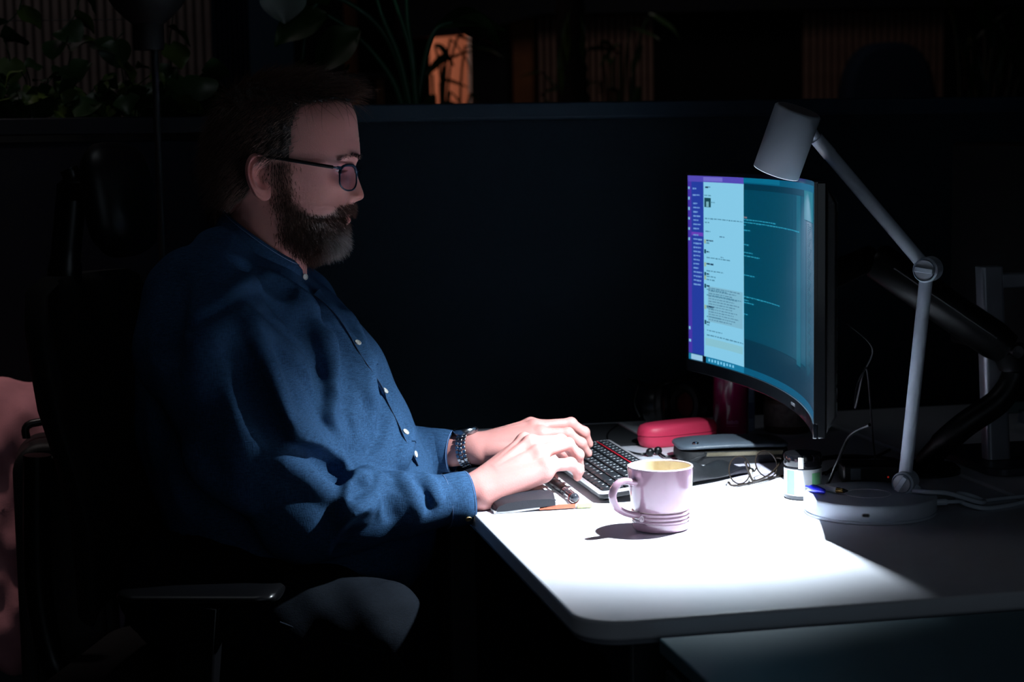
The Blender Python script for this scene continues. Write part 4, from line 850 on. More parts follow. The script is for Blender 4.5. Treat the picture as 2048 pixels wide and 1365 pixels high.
# ---- hands and forearms
def hand(fingers, thumb, wrist, elbow, up, lo, hi, extra=(), rf=1.0):
    v = Vol(lo, hi, 0.0016); w_ = np.array(wrist)
    v.cone(wrist, elbow, 0.0255, 0.036, 0.01)
    mcps = [np.array(f[0]) for f in fingers]; cen_ = sum(mcps)/len(mcps)
    for m_ in mcps: v.cone(w_+(m_-cen_)*0.45+(cen_-w_)*0.08, m_-np.array(up)*0.002, 0.0165, 0.0112*rf, 0.014)
    for a, b in zip(mcps[:-1], mcps[1:]): v.cone(a-np.array(up)*0.006, b-np.array(up)*0.006, 0.010, 0.010, 0.012)
    for a, b, ra, rb in extra: v.cone(a, b, ra, rb, 0.014)
    for m_ in mcps: v.cone(m_+np.array(up)*0.0012, m_+np.array(up)*0.0012, 0.0098*rf, 0.0098*rf, 0.006)
    for m_ in mcps: v.cone(m_+np.array(up)*0.0085, w_+(m_-cen_)*0.3+(cen_-w_)*0.35+np.array(up)*0.0125, 0.0022, 0.0022, 0.008)   # tendons
    palm = v.f.copy(); tot = palm.copy()
    for f in list(fingers)+[thumb]:
        v.f = np.full(v.n, 0.08, np.float32); r = [0.0103, 0.0096, 0.0084, 0.0070] if f is not thumb else [0.0135, 0.0118, 0.0105, 0.0088]
        pts = [np.array(p) for p in f]
        for i in range(len(pts)-1): v.cone(pts[i], pts[i+1], r[i]*rf*(0.97 if i else 1), r[i+1]*rf, 0.003)
        for p in pts[1:-1]: v.cone(p+np.array(up)*0.001, p+np.array(up)*0.001, r[1]*0.99*rf, r[1]*0.99*rf, 0.004)
        tot = np.minimum(tot, Vol.smin(palm, v.f, 0.007))
    v.f = tot; V, Q = v.mesh(); return relax(V, Q, 2, 0.4), Q
W3 = lambda px, py, y: np.array(WY(px, py, y))
RW = W3(950, 985, 0.215); RE = W3(620, 1035, 0.175)
rf_ = [[W3(1093, 932, 0.205), W3(1141, 929, 0.222), W3(1156, 941, 0.228), W3(1155, 954, 0.232)],
       [W3(1078, 906, 0.228), W3(1136, 889, 0.246), W3(1156, 911, 0.255), W3(1159, 934, 0.262)],
       [W3(1062, 886, 0.252), W3(1122, 882, 0.274), W3(1146, 905, 0.286), W3(1154, 932, 0.294)],
       [W3(1048, 882, 0.276), W3(1100, 886, 0.300), W3(1124, 906, 0.312), W3(1134, 928, 0.32)]]
rt_ = [W3(985, 965, 0.255), W3(1036, 950, 0.295), W3(1078, 950, 0.312), W3(1106, 956, 0.318)]
upv = (0.0, -0.25, 0.97)
V, Q = hand(rf_, rt_, RW, RE, upv, (-0.50, 0.10, 0.64), (-0.02, 0.36, 0.87), extra=[(W3(968, 993, 0.205), W3(1086, 950, 0.205), 0.0185, 0.0125)])
bodyV.append(V); bodyQ.append(Q+nb); bodyC.append(np.broadcast_to(skin, V.shape)); nb += len(V)
LW = W3(940, 898, 0.455); LE = np.array([-0.40, 0.60, 0.745])
lf_ = [[W3(1083, 868, 0.415), W3(1136, 868, 0.408), W3(1162, 888, 0.410), W3(1176, 908, 0.416)],
       [W3(1070, 854, 0.437), W3(1142, 848, 0.434), W3(1168, 866, 0.436), W3(1178, 889, 0.442)],
       [W3(1062, 851, 0.460), W3(1130, 852, 0.462), W3(1154, 870, 0.466), W3(1162, 894, 0.470)],
       [W3(1056, 858, 0.482), W3(1112, 864, 0.488), W3(1132, 880, 0.492), W3(1138, 900, 0.495)]]
lt_ = [W3(985, 905, 0.425), W3(1042, 908, 0.392), W3(1088, 915, 0.380), W3(1120, 924, 0.378)]
V, Q = hand(lf_, lt_, LW, LE, (0.0, 0.12, 0.99), (-0.42, 0.33, 0.68), (0.03, 0.64, 0.90), extra=[(W3(965, 905, 0.44), W3(1060, 880, 0.42), 0.019, 0.0135)])
bodyV.append(V); bodyQ.append(Q+nb); bodyC.append(np.broadcast_to(skin, V.shape)); nb += len(V)
# ---- body under the clothes, coarse, joined to neck and wrists
fx, fy = math.cos(PHB), math.sin(PHB)
TOR = [(446, 440, 470, .030), (470, 428, 505, .055), (500, 404, 548, .082), (530, 383, 585, .110), (558, 360, 612, .137), (590, 332, 648, .172), (625, 312, 682, .203), (660, 300, 712, .216), (695, 292, 741, .223), (730, 287, 766, .226), (794, 280, 797, .228), (850, 280, 826, .228), (900, 288, 850, .227), (950, 304, 868, .225), (1010, 330, 878, .222), (1094, 345, 872, .216), (1160, 350, 850, .205)]
tz = []; tx = []; ta = []; tb_ = []
for py, b0, f0, hw in TOR:
    p = W3((b0+f0)/2, py, YC); tz.append(p[2]); tx.append(p[0]); ta.append((f0-b0)/2*HS); tb_.append(hw)
tz, tx, ta, tb_ = [np.array(q)[::-1] for q in (tz, tx, ta, tb_)]
def torso(v, shrink=0.0, zcut=None):
    zz = v.ax[2]; cx_ = hermite(zz, tz, tx); aa = hermite(zz, tz, ta)-shrink; bb = hermite(zz, tz, tb_)-shrink
    X = v.ax[0][:, None, None]-cx_[None, None, :]; Y = v.ax[1][None, :, None]-YC
    u = X*fx+Y*fy; w_ = -X*fy+Y*fx
    aa, bb = aa[None, None, :], bb[None, None, :]; n_ = 2.3
    d = ((np.abs(u)/aa)**n_+(np.abs(w_)/bb)**n_)**(1/n_)-1; d = d*np.minimum(aa, bb)*0.85
    d = np.maximum(d, (zz[None, None, :]-tz[-1])); d = np.maximum(d, (tz[0]+0.01-zz)[None, None, :])
    v.f = Vol.smin(v.f, d.astype(np.float32), 0.03)
SHR = W3(408, 692, 0.222); ELR = W3(600, 1032, 0.168); WRR = W3(938, 994, 0.205)
SHL = np.array([-0.475, 0.615, SHR[2]+0.004]); ELL = np.array([-0.405, 0.64, 0.735]); WRL = W3(905, 905, 0.47)
HPR = np.array([-0.60, 0.30, 0.56]); KNR = W3(752, 1266, 0.15); ANR = np.array([KNR[0]+0.05, 0.17, 0.09]); HPL = np.array([-0.57, 0.49, 0.56]); KNL = np.array([KNR[0]+0.02, 0.46, KNR[2]]); ANL = np.array([KNL[0]+0.06, 0.46, 0.09])
bv = Vol((-0.86, -0.02, -0.0), (-0.10, 0.86, 1.22), 0.013); torso(bv, 0.035)
for a, b, c in ((SHR, ELR, RW), (SHL, ELL, LW)): bv.chain([a, b, c], [0.045, 0.040, 0.024], 0.02)
for a, b, c in ((HPR, KNR, ANR), (HPL, KNL, ANL)): bv.chain([a, b, c, c+np.array([0.13, -0.03, -0.05])], [0.085, 0.052, 0.036, 0.03], 0.03)
V, Q = bv.mesh(); bodyV.append(V); bodyQ.append(Q+nb); bodyC.append(np.broadcast_to(skin, V.shape)); nb += len(V)
skinm = mat('skin', (206, 152, 132), 0.42, attr='col', bump=(420, 0.25, 0.0008), sss=0.12)
person = np_obj('person', np.concatenate(bodyV), np.concatenate(bodyQ), skinm, None, ROOT, np.concatenate(bodyC)); person.location = ROOT
tag(person, 'seated bearded man in dark blue shirt and glasses typing at the desk', 'person')
def kid(name, V, Q, m_, cols=None, parent=None): return np_obj(name, V, Q, m_, parent or person, ROOT, cols)
def kidg(name, g, m_, smooth=True, parent=None, **k):
    g.v = [(p[0]-ROOT[0], p[1]-ROOT[1], p[2]-ROOT[2]) for p in g.v]; return obj(name, g, m_, parent or person, smooth, **k)
# fingernails
nail = mat('fingernail', (226, 178, 168), 0.25, coat=0.3)
for fs, u_ in ((rf_, upv), (lf_, (0.0, 0.12, 0.99))):
    for f in fs:
        a, b = Vector(f[-2]), Vector(f[-1]); d = (b-a).normalized(); u = Vector(u_); u = (u-d*u.dot(d)).normalized(); sd = d.cross(u)
        kidg('fingernail', G().sphere(b-d*0.0005+u*0.0058, 1.0, 14, 8, sc=(0.0058, 0.0046, 0.0016), rot=Matrix((d, sd, u)).transposed()), nail)
# eyes
for s_ in (-1, 1):
    g = G(); g.sphere((0, 0, 0), ER, 24, 16)
    c = Vector((EX, s_*EY, EZ)); g.v = [tuple(HM @ (Vector(p)+c)) for p in g.v]; ey = kidg('eye', g, mat('eye_white', (214, 206, 200), 0.12, coat=0.5))
    gz = Vector((0.985, 0.0, -0.13)).normalized()
    g = G().lathe([(0, 0.0128), (0.0030, 0.0125), (0.0052, 0.0118), (0.0056, 0.0112)], 24, c, axis=gz); g.v = [tuple(HM @ Vector(p)) for p in g.v]; ir = kidg('iris', g, mat('iris_grey', (84, 96, 100), 0.1, coat=0.6), parent=ey)
# ---- hair, beard, brows
def strands(name, roots, dirs, nrm, L, r0, cols, m_, curve=None, seg=5, wob=0.15, parent=None):
    n = len(roots); t = np.linspace(0, 1, seg)[None, :, None]; d = dirs/np.linalg.norm(dirs, axis=1, keepdims=True)
    wv = rng.normal(size=(n, 1, 3))*wob; cv = curve[:, None, :] if curve is not None else 0
    P = roots[:, None, :]+L[:, None, None]*(d[:, None, :]*t+(wv+cv)*t*t*0.6)
    T = np.gradient(P, axis=1); T /= np.linalg.norm(T, axis=-1, keepdims=True)+1e-12
    a = np.cross(T, np.array([0.3, 0.9, 0.2])); a /= np.linalg.norm(a, axis=-1, keepdims=True)+1e-9; b = np.cross(T, a)
    rr = r0[:, None, None]*(1-0.82*t)
    ring = np.stack([P+rr*(a*math.cos(q)+b*math.sin(q)) for q in (0, 2.094, 4.189)], 2)     # n, seg, 3, xyz
    V = ring.reshape(-1, 3); base_ = (np.arange(n)*seg*3)[:, None, None]; s_i = np.arange(seg-1)[None, :, None]*3; k = np.arange(3)[None, None, :]
    q = np.stack([base_+s_i+k, base_+s_i+(k+1) % 3, base_+s_i+3+(k+1) % 3, base_+s_i+3+k], -1).reshape(-1, 4)
    return tag(kid(name, toW(V), q, m_, np.repeat(cols, seg*3, 0), parent), kind='stuff')
hairmat = mat('hair_strands', (60, 44, 36), 0.42, attr='col', spec=0.4)
def pick(mask, n, jit=0.0006):
    i, j = np.nonzero(mask); area = np.ones(len(i))
    k = rng.choice(len(i), n, p=area/area.sum()); p = HP[i[k], j[k]]+rng.normal(size=(n, 3))*jit; return p, HN[i[k], j[k]]
# area-balanced pick
cellA = np.linalg.norm(np.cross(du, dv), axis=-1)
def picka(mask, n, jit=0.0006):
    i, j = np.nonzero(mask); a = cellA[i, j]; k = rng.choice(len(i), n, p=a/a.sum()); return HP[i[k], j[k]]+rng.normal(size=(n, 3))*jit, HN[i[k], j[k]]
# hair body: a lifted shell over the scalp
lift = 0.0085*np.clip((np.where(hairm, 1, 0)), 0, 1)
up_ = np.clip((PZ-float(hz(235)))/0.05, 0, 1); lift = lift*(0.55+0.7*up_)
edge_ = np.clip((hl-PXpx)/14, 0, 1)*np.where(PR > 316, np.clip((lowb-PR)/14, 0, 1), 1); lift *= np.clip(edge_, 0, 1)**0.6
nz = 0.0016*(np.sin(PX*310+PYl*120)+np.sin(PZ*270+PX*190+1.3)+np.sin(PYl*240-PZ*180))*np.clip(edge_, 0, 1)
SH_ = HP+HN*(lift+nz*0.6-0.0004)[..., None]; keep = hairm.reshape(-1)[HQ].all(1)
hs = kid('hair', toW(SH_.reshape(-1, 3)), HQ[keep], mat('hair_mass', (34, 25, 22), 0.6, bump=(500, 0.6, 0.002)))
n = 11500; p, nn_ = picka(rng.random(hf.shape) < hf**1.3, n, 0.0008); x, y, z_ = p[:, 0], np.abs(p[:, 1]), p[:, 2]
topw = np.clip((z_-float(hz(225)))/0.035, 0, 1); frontw = np.clip((x-float(hx(600)))/0.05, 0, 1); backw = np.clip((float(hx(520))-x)/0.05, 0, 1)
dtop = np.stack([0.75+0.35*frontw, 0.1*np.sign(p[:, 1]), 0.30+0.10*frontw], 1)+nn_*0.35
dside = np.stack([-0.75-0*x, 0*x, -0.45-0.3*backw], 1)+nn_*0.22
d = dtop*topw[:, None]+dside*(1-topw)[:, None]+rng.normal(size=(n, 3))*0.16
Lh = (0.030+0.022*topw*(0.6+0.4*frontw))*rng.uniform(0.6, 1.15, n)*np.where(backw > 0.3, 1.05, 1.0)
Lh *= np.where((x > float(hx(560))) & (z_ < float(hz(240))), 0.45, 1.0)
cv = np.stack([0.2*topw, 0*x, -0.35-0.35*topw*frontw], 1)
grey = np.clip((x-float(hx(540)))/0.04, 0, 1)*np.clip((float(hz(215))-z_)/0.03, 0, 1)*rng.uniform(0, 1, n)
ca_ = np.array(lin((82, 58, 48))[:3]); cb_ = np.array(lin((132, 118, 110))[:3]); cols = ca_*(1-grey[:, None])*rng.uniform(0.6, 1.5, n)[:, None]+cb_*grey[:, None]*0.8
strands('hair_strands', p+nn_*0.003, d, nn_, Lh, np.full(n, 0.00042), cols, hairmat, cv, 6, 0.16, hs)
n = 11000; p, nn_ = picka((rng.random(bf.shape) < bf**1.2) & ~gapm, n, 0.0006); x, z_ = p[:, 0], p[:, 2]
fw = np.clip((x-float(hx(610)))/0.06, 0, 1); low = np.clip((float(hz(440))-z_)/0.04, 0, 1); stache = (z_ > float(hz(424))) & (x > float(hx(664)))
d = np.stack([0.15+0.30*fw, 0.05*np.sign(p[:, 1]), -0.75-0*x], 1)+nn_*(0.42+0.25*low)[:, None]+rng.normal(size=(n, 3))*0.20
Lb = (0.0065+0.0085*low+0.003*fw)*rng.uniform(0.6, 1.2, n); Lb = np.where(stache, 0.008*rng.uniform(0.7, 1.1, n), Lb); Lb = np.where(z_ > float(hz(400)), np.minimum(Lb, 0.006), Lb)
gr = np.clip(fw*1.6-0.55, 0, 1)*np.clip((float(hz(448))-z_)/0.025, 0, 1)*rng.uniform(0.2, 1.5, n)+0.16*rng.uniform(0, 1, n)**3; gr = np.clip(gr, 0, 1)
ca_ = np.array(lin((78, 54, 45))[:3]); cb_ = np.array(lin((196, 186, 184))[:3]); cols = ca_*(1-gr[:, None])*rng.uniform(0.7, 1.5, n)[:, None]+cb_*gr[:, None]
strands('beard', p, d, nn_, Lb, np.full(n, 0.00034), cols, hairmat, np.stack([0*x, 0*x, -0.25+0*x], 1), 4, 0.12)
bm_ = (FR > 0) & (ay > 0.012) & (ay < 0.054) & (np.abs(PR-(316-6*gb(ay, 0.036, 0.014)+ (ay > 0.045)*(ay-0.045)*400)) < 3.6)
n = 520; p, nn_ = picka(bm_, n, 0.0004); d = np.stack([-0.1+0*p[:, 0], np.sign(p[:, 1])*0.9, 0.15+0*p[:, 0]], 1)+nn_*0.35+rng.normal(size=(n, 3))*0.15
strands('eyebrows', p, d, nn_, rng.uniform(0.006, 0.010, n), np.full(n, 0.0003), np.array(lin((66, 46, 38))[:3])*rng.uniform(0.7, 1.3, n)[:, None], hairmat, None, 4, 0.1)
# ---- shirt
def denim(name, rgb, wscale, contrast=0.35):
    M = bpy.data.materials.new(name); M.use_nodes = True; nt = M.node_tree; b = nt.nodes['Principled BSDF']; b.inputs['Roughness'].default_value = 0.85; b.inputs['Specular IOR Level'].default_value = 0.06; b.inputs['Sheen Weight'].default_value = 0.0
    tc = nt.nodes.new('ShaderNodeTexCoord'); outs = []
    for sc_ in ((wscale, wscale, wscale*0.10), (wscale*0.14, wscale*0.14, wscale)):
        mp = nt.nodes.new('ShaderNodeMapping'); mp.inputs['Scale'].default_value = sc_; nt.links.new(tc.outputs['Object'], mp.inputs[0])
        n = nt.nodes.new('ShaderNodeTexNoise'); n.inputs['Scale'].default_value = 1.0; n.inputs['Detail'].default_value = 3; nt.links.new(mp.outputs[0], n.inputs['Vector']); outs.append(n)
    ad = nt.nodes.new('ShaderNodeMath'); ad.operation = 'ADD'; nt.links.new(outs[0].outputs[0], ad.inputs[0]); nt.links.new(outs[1].outputs[0], ad.inputs[1])
    r = nt.nodes.new('ShaderNodeMapRange'); r.inputs[1].default_value = 0.75; r.inputs[2].default_value = 1.25; r.inputs[3].default_value = 1-contrast; r.inputs[4].default_value = 1+contrast; nt.links.new(ad.outputs[0], r.inputs[0])
    x = nt.nodes.new('ShaderNodeMix'); x.data_type = 'RGBA'; x.blend_type = 'MULTIPLY'; x.inputs[0].default_value = 1; x.inputs[6].default_value = lin(rgb); nt.links.new(r.outputs[0], x.inputs[7]); nt.links.new(x.outputs[2], b.inputs['Base Color'])
    bp = nt.nodes.new('ShaderNodeBump'); bp.inputs['Strength'].default_value = 0.35; bp.inputs['Distance'].default_value = 0.0008; nt.links.new(ad.outputs[0], bp.inputs['Height']); nt.links.new(bp.outputs[0], b.inputs['Normal'])
    MATS[name] = M; return M
shirtm = denim('blue_chambray', (45, 74, 106), 900)
sv = Vol((-0.88, 0.02, 0.575), (-0.17, 0.90, 1.185), 0.0045)
torso(sv, 0.0)
# shoulders and sleeves
def mid(a, b, t): return a+(b-a)*t
sv.chain([SHR+np.array([0.06, 0.10, 0.035]), SHR, mid(SHR, ELR, 0.5)+np.array([0.0, -0.004, -0.004]), ELR], [0.080, 0.086, 0.083, 0.066], 0.045)
sv.chain([W3(432, 505, 0.35), W3(392, 590, 0.27), SHR], [0.030, 0.062, 0.075], 0.045)
FR1 = W3(705, 1020, 0.180); FR2 = W3(815, 1008, 0.192)
sv.chain([ELR, FR1, FR2, W3(900, 1003, 0.200)], [0.064, 0.0575, 0.0455, 0.0375], 0.02)
sv.chain([SHL+np.array([-0.03, -0.08, 0.03]), SHL, ELL], [0.080, 0.084, 0.066], 0.045); sv.chain([ELL, mid(ELL, WRL, 0.5), W3(872, 902, 0.488)], [0.062, 0.048, 0.036], 0.025)
# broad soft noise so the cloth is never geometric
X, Y, Z = sv.ax[0][:, None, None], sv.ax[1][None, :, None], sv.ax[2][None, None, :]
nzv = 0
for k in range(9):
    a = rng.normal(size=3); a /= np.linalg.norm(a); wl = rng.uniform(0.045, 0.11); nzv = nzv+np.sin((X*a[0]+Y*a[1]+Z*a[2]*0.6)*2*math.pi/wl+rng.uniform(0, 6))*0.00075*(wl/0.08)
sv.f += nzv.astype(np.float32)
def fold(pts, r, depth=0.5, k=0.016, sub=False):
    P = []
    fine = smooth_path([(a, 0, b) for a, b in pts], 4)
    for q in fine:
        p = sv.trace(q[0], q[2])
        if p is None: continue
        n_ = BASE.grad(p); P.append(p+n_*(r*depth if sub else -r*depth))
    if len(P) < 2: return
    P2 = [P[0]]
    for q in P[1:]:
        if np.linalg.norm(q-P2[-1]) < 0.07: P2.append(q)
    m_ = len(P2); rr = [r*(0.45+0.55*math.sin(math.pi*(i+0.6)/(m_+0.2))) for i in range(m_)]
    if m_ > 1: sv.chain(P2, rr, k, sub)
BASE = Vol((-0.88, 0.02, 0.575), (-0.17, 0.90, 1.185), 0.0045); BASE.f = sv.f.copy()
FOLDS = [([(667, 800), (676, 860), (688, 915), (704, 955), (702, 1005), (688, 1040)], 0.0135, 0.35, 0.016, False),
         ([(690, 812), (697, 870), (712, 918), (724, 935)], 0.012, 0.5, 0.02, True),
         ([(752, 948), (728, 948), (706, 978), (704, 1012), (716, 1030), (736, 1010), (750, 975)], 0.0125, 0.35, 0.014, False),
         ([(728, 968), (724, 990), (718, 1008)], 0.011, 0.55, 0.014, True),
         ([(762, 955), (766, 990), (764, 1022)], 0.010, 0.4, 0.014, False), ([(777, 962), (782, 1000), (780, 1030)], 0.009, 0.6, 0.014, True),
         ([(650, 1112), (680, 1068), (716, 1030), (745, 1000)], 0.011, 0.4, 0.016, False), ([(672, 1112), (705, 1070), (740, 1040)], 0.010, 0.6, 0.016, True),
         ([(822, 956), (840, 985), (852, 1015)], 0.008, 0.6, 0.014, True), ([(806, 955), (824, 990), (836, 1022)], 0.008, 0.4, 0.014, False), ([(850, 950), (866, 975), (874, 1000)], 0.007, 0.45, 0.012, False),
         ([(485, 622), (545, 682), (600, 738), (642, 790), (668, 845), (676, 890)], 0.0125, 0.35, 0.020, False),
         ([(545, 600), (605, 655), (640, 715), (655, 770), (664, 810)], 0.014, 0.50, 0.024, True),
         ([(590, 585), (635, 640), (664, 710), (674, 790), (668, 830)], 0.0115, 0.35, 0.020, False),
         ([(615, 580), (662, 640), (690, 700), (700, 780), (690, 840)], 0.011, 0.55, 0.022, True),
         ([(500, 655), (525, 720), (545, 790), (562, 848), (610, 872), (668, 892)], 0.0125, 0.35, 0.022, False),
         ([(470, 690), (492, 760), (520, 830), (560, 885)], 0.013, 0.55, 0.026, True),
         ([(600, 880), (650, 905), (690, 930)], 0.010, 0.4, 0.018, False), ([(585, 905), (640, 930), (680, 962)], 0.011, 0.55, 0.02, True), ([(570, 930), (625, 965), (668, 1000)], 0.010, 0.4, 0.02, False),
         ([(440, 600), (480, 570), (520, 560)], 0.008, 0.45, 0.018, False), ([(520, 545), (580, 580), (625, 615)], 0.008, 0.45, 0.02, False), ([(470, 520), (520, 545), (570, 590)], 0.009, 0.55, 0.02, True),
         ([(720, 900), (745, 860), (770, 800), (775, 740)], 0.009, 0.5, 0.024, True), ([(705, 900), (730, 850), (745, 790)], 0.008, 0.4, 0.022, False), ([(800, 930), (815, 890), (818, 860)], 0.007, 0.45, 0.02, False),
         ([(690, 620), (720, 680), (735, 740), (740, 800)], 0.007, 0.45, 0.02, False), ([(360, 560), (340, 640), (335, 720)], 0.009, 0.5, 0.03, True), ([(380, 900), (420, 960), (500, 1010)], 0.010, 0.4, 0.03, False), ([(360, 960), (420, 1020), (500, 1060)], 0.012, 0.5, 0.03, True),
         ([(375, 668), (400, 645), (430, 628), (460, 617)], 0.004, 0.55, 0.008, True)]
for f_ in FOLDS: fold(*f_)
V, Q = sv.mesh(); V = relax(V, Q, 2, 0.45)
shirt = kid('shirt', V, Q, shirtm)
# cuffs
def ringstrip(c0, c1, r0, r1, thick, n=40, sq=0.92, gapa=None):
    c0, c1 = Vector(c0), Vector(c1); d = (c1-c0).normalized(); s1 = d.cross(Vector((0, 0, 1))).normalized(); s2 = s1.cross(d); R = []
    for c, r in ((c0, r0), (mid(c0, c1, 0.5), (r0+r1)/2+0.001), (c1-d*0.001, r1), (c1, r1-thick*0.4), (c1-d*0.001, r1-thick), (c0, r0-thick)):
        R.append([c+s1*r*sq*math.cos(2*math.pi*j/n)+s2*r*math.sin(2*math.pi*j/n) for j in range(n)])
    return G().loft(R, caps=False), d, s1, s2
g, d, s1, s2 = ringstrip(W3(886, 1004, 0.199), W3(938, 996, 0.205), 0.0400, 0.0405, 0.003); cuff = kidg('cuff', g, shirtm, angle=70)
stit = mat('pale_stitching', (104, 128, 168), 0.8)
for t in (0.06, 0.93):
    c = Vector(mid(W3(886, 1004, 0.199), W3(938, 996, 0.205), t)); kidg('stitch_line', G().tube([c+s1*0.0407*0.92*math.cos(a)+s2*0.0407*math.sin(a) for a in [2*math.pi*j/48 for j in range(49)]], 0.0005, 5, caps=False), stit, parent=cuff)
btnm = mat('pearl_button', (206, 204, 196), 0.25, coat=0.4)
def button(p, n_, r, nm='button', m_=None):
    g = G().lathe([(0, 0.0006), (r*0.6, 0.0006), (r*0.75, 0.0016), (r*0.95, 0.0014), (r, 0.0002), (r*0.9, -0.0006)], 20, p, axis=n_); return kidg(nm, g, m_ or btnm)
bp_ = Vector(mid(W3(886, 1004, 0.199), W3(938, 996, 0.205), 0.66)); bdir = (-s1*0.8 if s1.y > 0 else s1*0.8)+(-s2*0.62 if s2.z > 0 else s2*0.62); bdir.normalize()
button(bp_+bdir*0.040, bdir, 0.0048, 'cuff_button', mat('horn_button', (150, 122, 80), 0.35))
g, d, s1, s2 = ringstrip(W3(862, 900, 0.490), W3(908, 904, 0.468), 0.0360, 0.0345, 0.003); cuffl = kidg('cuff', g, shirtm, angle=70)
c = Vector(mid(W3(862, 900, 0.490), W3(908, 904, 0.468), 0.96)); kidg('stitch_line', G().tube([c+s1*0.0352*0.92*math.cos(a)+s2*0.0352*math.sin(a) for a in [2*math.pi*j/48 for j in range(49)]], 0.0006, 5, caps=False), stit, parent=cuffl)
# placket with buttons
pl_ = []
for q in smooth_path([(632, 590, 0), (668, 622, 0), (700, 668, 0), (735, 722, 0), (766, 775, 0), (795, 838, 0), (818, 885, 0), (838, 930, 0)], 5):
    p = sv.trace(q[0]-4, q[1])
    if p is not None: pl_.append((p, sv.grad(p)))
if len(pl_) > 3:
    PP = np.array([p for p, n_ in pl_]); NN = np.array([n_ for p, n_ in pl_])
    for _ in range(3): PP[1:-1] = (PP[:-2]+PP[1:-1]*2+PP[2:])/4; NN[1:-1] = (NN[:-2]+NN[1:-1]*2+NN[2:])/4
    NN /= np.linalg.norm(NN, axis=1, keepdims=True); TT = np.gradient(PP, axis=0); TT /= np.linalg.norm(TT, axis=1, keepdims=True); SS = np.cross(TT, NN); sgn = 1 if SS[len(SS)//2] @ np.array([0, 1, 0]) > 0 else -1
    g = G(); R = []
    for p, n_, s_ in zip(PP, NN, SS*sgn):
        a0 = p-s_*0.003; R.append([a0-n_*0.002, a0+n_*0.0028, p+s_*0.008+n_*0.0030, p+s_*0.020-n_*0.0008, p+s_*0.028-n_*0.008, p+s_*0.015-n_*0.012])
    plk = kidg('placket', g.loft(R), shirtm, angle=60)
    kidg('placket_edge', G().tube([p-s_*0.0032+n_*0.0022 for p, n_, s_ in zip(PP, NN, SS*sgn)], 0.0007, 5), mat('dark_seam', (16, 24, 40), 0.9), parent=plk)
    for fr_ in (0.36, 0.60, 0.80, 0.96):
        i = int(fr_*(len(PP)-1)); button(Vector(PP[i]+NN[i]*0.0035+SS[i]*sgn*0.004), Vector(NN[i]), 0.0054)
# stand collar
ct = [(446, 411), (607, 522)]; cb2 = [(436, 452), (612, 580)]
tB, tF = W3(*ct[0], YC), W3(*ct[1], YC); bB, bF = W3(*cb2[0], YC), W3(*cb2[1], YC)
fwd = np.array([math.cos(PHB), math.sin(PHB), 0]); lft = np.array([-math.sin(PHB), math.cos(PHB), 0])
def collar_ring(B, F_, wl, n, a0, a1, grow=0.0):
    cz_ = (B+F_)/2; L_ = np.linalg.norm((F_-B)[[0, 2]])/2; dirf = fwd*abs((F_-B)[0])/2+np.array([0, 0, (F_-B)[2]/2]); out = []
    for i in range(n+1):
        a = a0+(a1-a0)*i/n; out.append(cz_+dirf*(1+grow/L_)*math.cos(a)+lft*(wl+grow)*math.sin(a)+np.array([0, 0, 0.004*math.sin(a)**2]))
    return out
n = 64; a0, a1 = 0.10, 2*math.pi-0.10
R = [collar_ring(bB, bF, 0.085, n, a0, a1, 0.004), collar_ring(mid(bB, tB, 0.5), mid(bF, tF, 0.5), 0.078, n, a0, a1, 0.003), collar_ring(tB, tF, 0.070, n, a0, a1, 0.0), collar_ring(tB, tF, 0.070, n, a0, a1, -0.002), collar_ring(mid(bB, tB, 0.5), mid(bF, tF, 0.5), 0.078, n, a0, a1, 0.0), collar_ring(bB, bF, 0.085, n, a0, a1, -0.002)]
g = G(); V = [p for r in R for p in r]; m_ = n+1; Fq = []
for i in range(6):
    for j in range(n): Fq.append((i*m_+j, i*m_+j+1, ((i+1) % 6)*m_+j+1, ((i+1) % 6)*m_+j))
Fq += [tuple(i*m_ for i in range(6)), tuple(i*m_+n for i in range(6))][:2]
g.add(V, Fq); col_ = kidg('collar', g, shirtm, angle=60)
kidg('stitch_line', G().tube([Vector(p)+Vector((0, 0, 0.0002)) for p in collar_ring(tB+np.array([0, 0, -0.004]), tF+np.array([0, 0, -0.004]), 0.0715, n, a0, a1, 0.0018)], 0.0005, 5), stit, parent=col_)
cbn = W3(606, 553, YC-0.022); button(Vector(cbn)+Vector((0.002, -0.012, 0)), Vector((0.6, -0.8, 0.1)).normalized(), 0.0052)
# ---- trousers and shoes
trm = denim('dark_jeans', (13, 17, 23), 1100, 0.3)
tv = Vol((-0.86, 0.0, 0.06), (-0.12, 0.66, 0.70), 0.007)
tv.chain([HPR+np.array([0, 0, 0.03]), mid(HPR, KNR, 0.5)+np.array([0, 0, 0.01]), KNR, ANR], [0.115, 0.093, 0.069, 0.05], 0.04); tv.chain([HPL+np.array([0, 0, 0.03]), mid(HPL, KNL, 0.5), KNL, ANL], [0.115, 0.093, 0.069, 0.05], 0.04)
tv.ell((-0.60, 0.40, 0.60), (0.16, 0.20, 0.12), 0.04)
X, Y, Z = tv.ax[0][:, None, None], tv.ax[1][None, :, None], tv.ax[2][None, None, :]
tv.f += (0.0013*np.sin(X*95+Z*60)+0.001*np.sin(Y*120-X*50+Z*90)).astype(np.float32)
V, Q = tv.mesh(); trs = kid('trousers', relax(V, Q, 2, 0.4), Q, trm)
sm = [tv.trace(x, y) for x, y in ((560, 1245), (600, 1260), (640, 1274), (690, 1287), (745, 1300), (790, 1311), (812, 1340))]; sm = [p for p in sm if p is not None]
if len(sm) > 2: kidg('side_seam', G().tube(smooth_path(sm, 5), 0.0011, 6), mat('jeans_stitch', (30, 36, 46), 0.9, spec=0.1), parent=trs)
shm = mat('dark_shoe_leather', (20, 18, 18), 0.4)
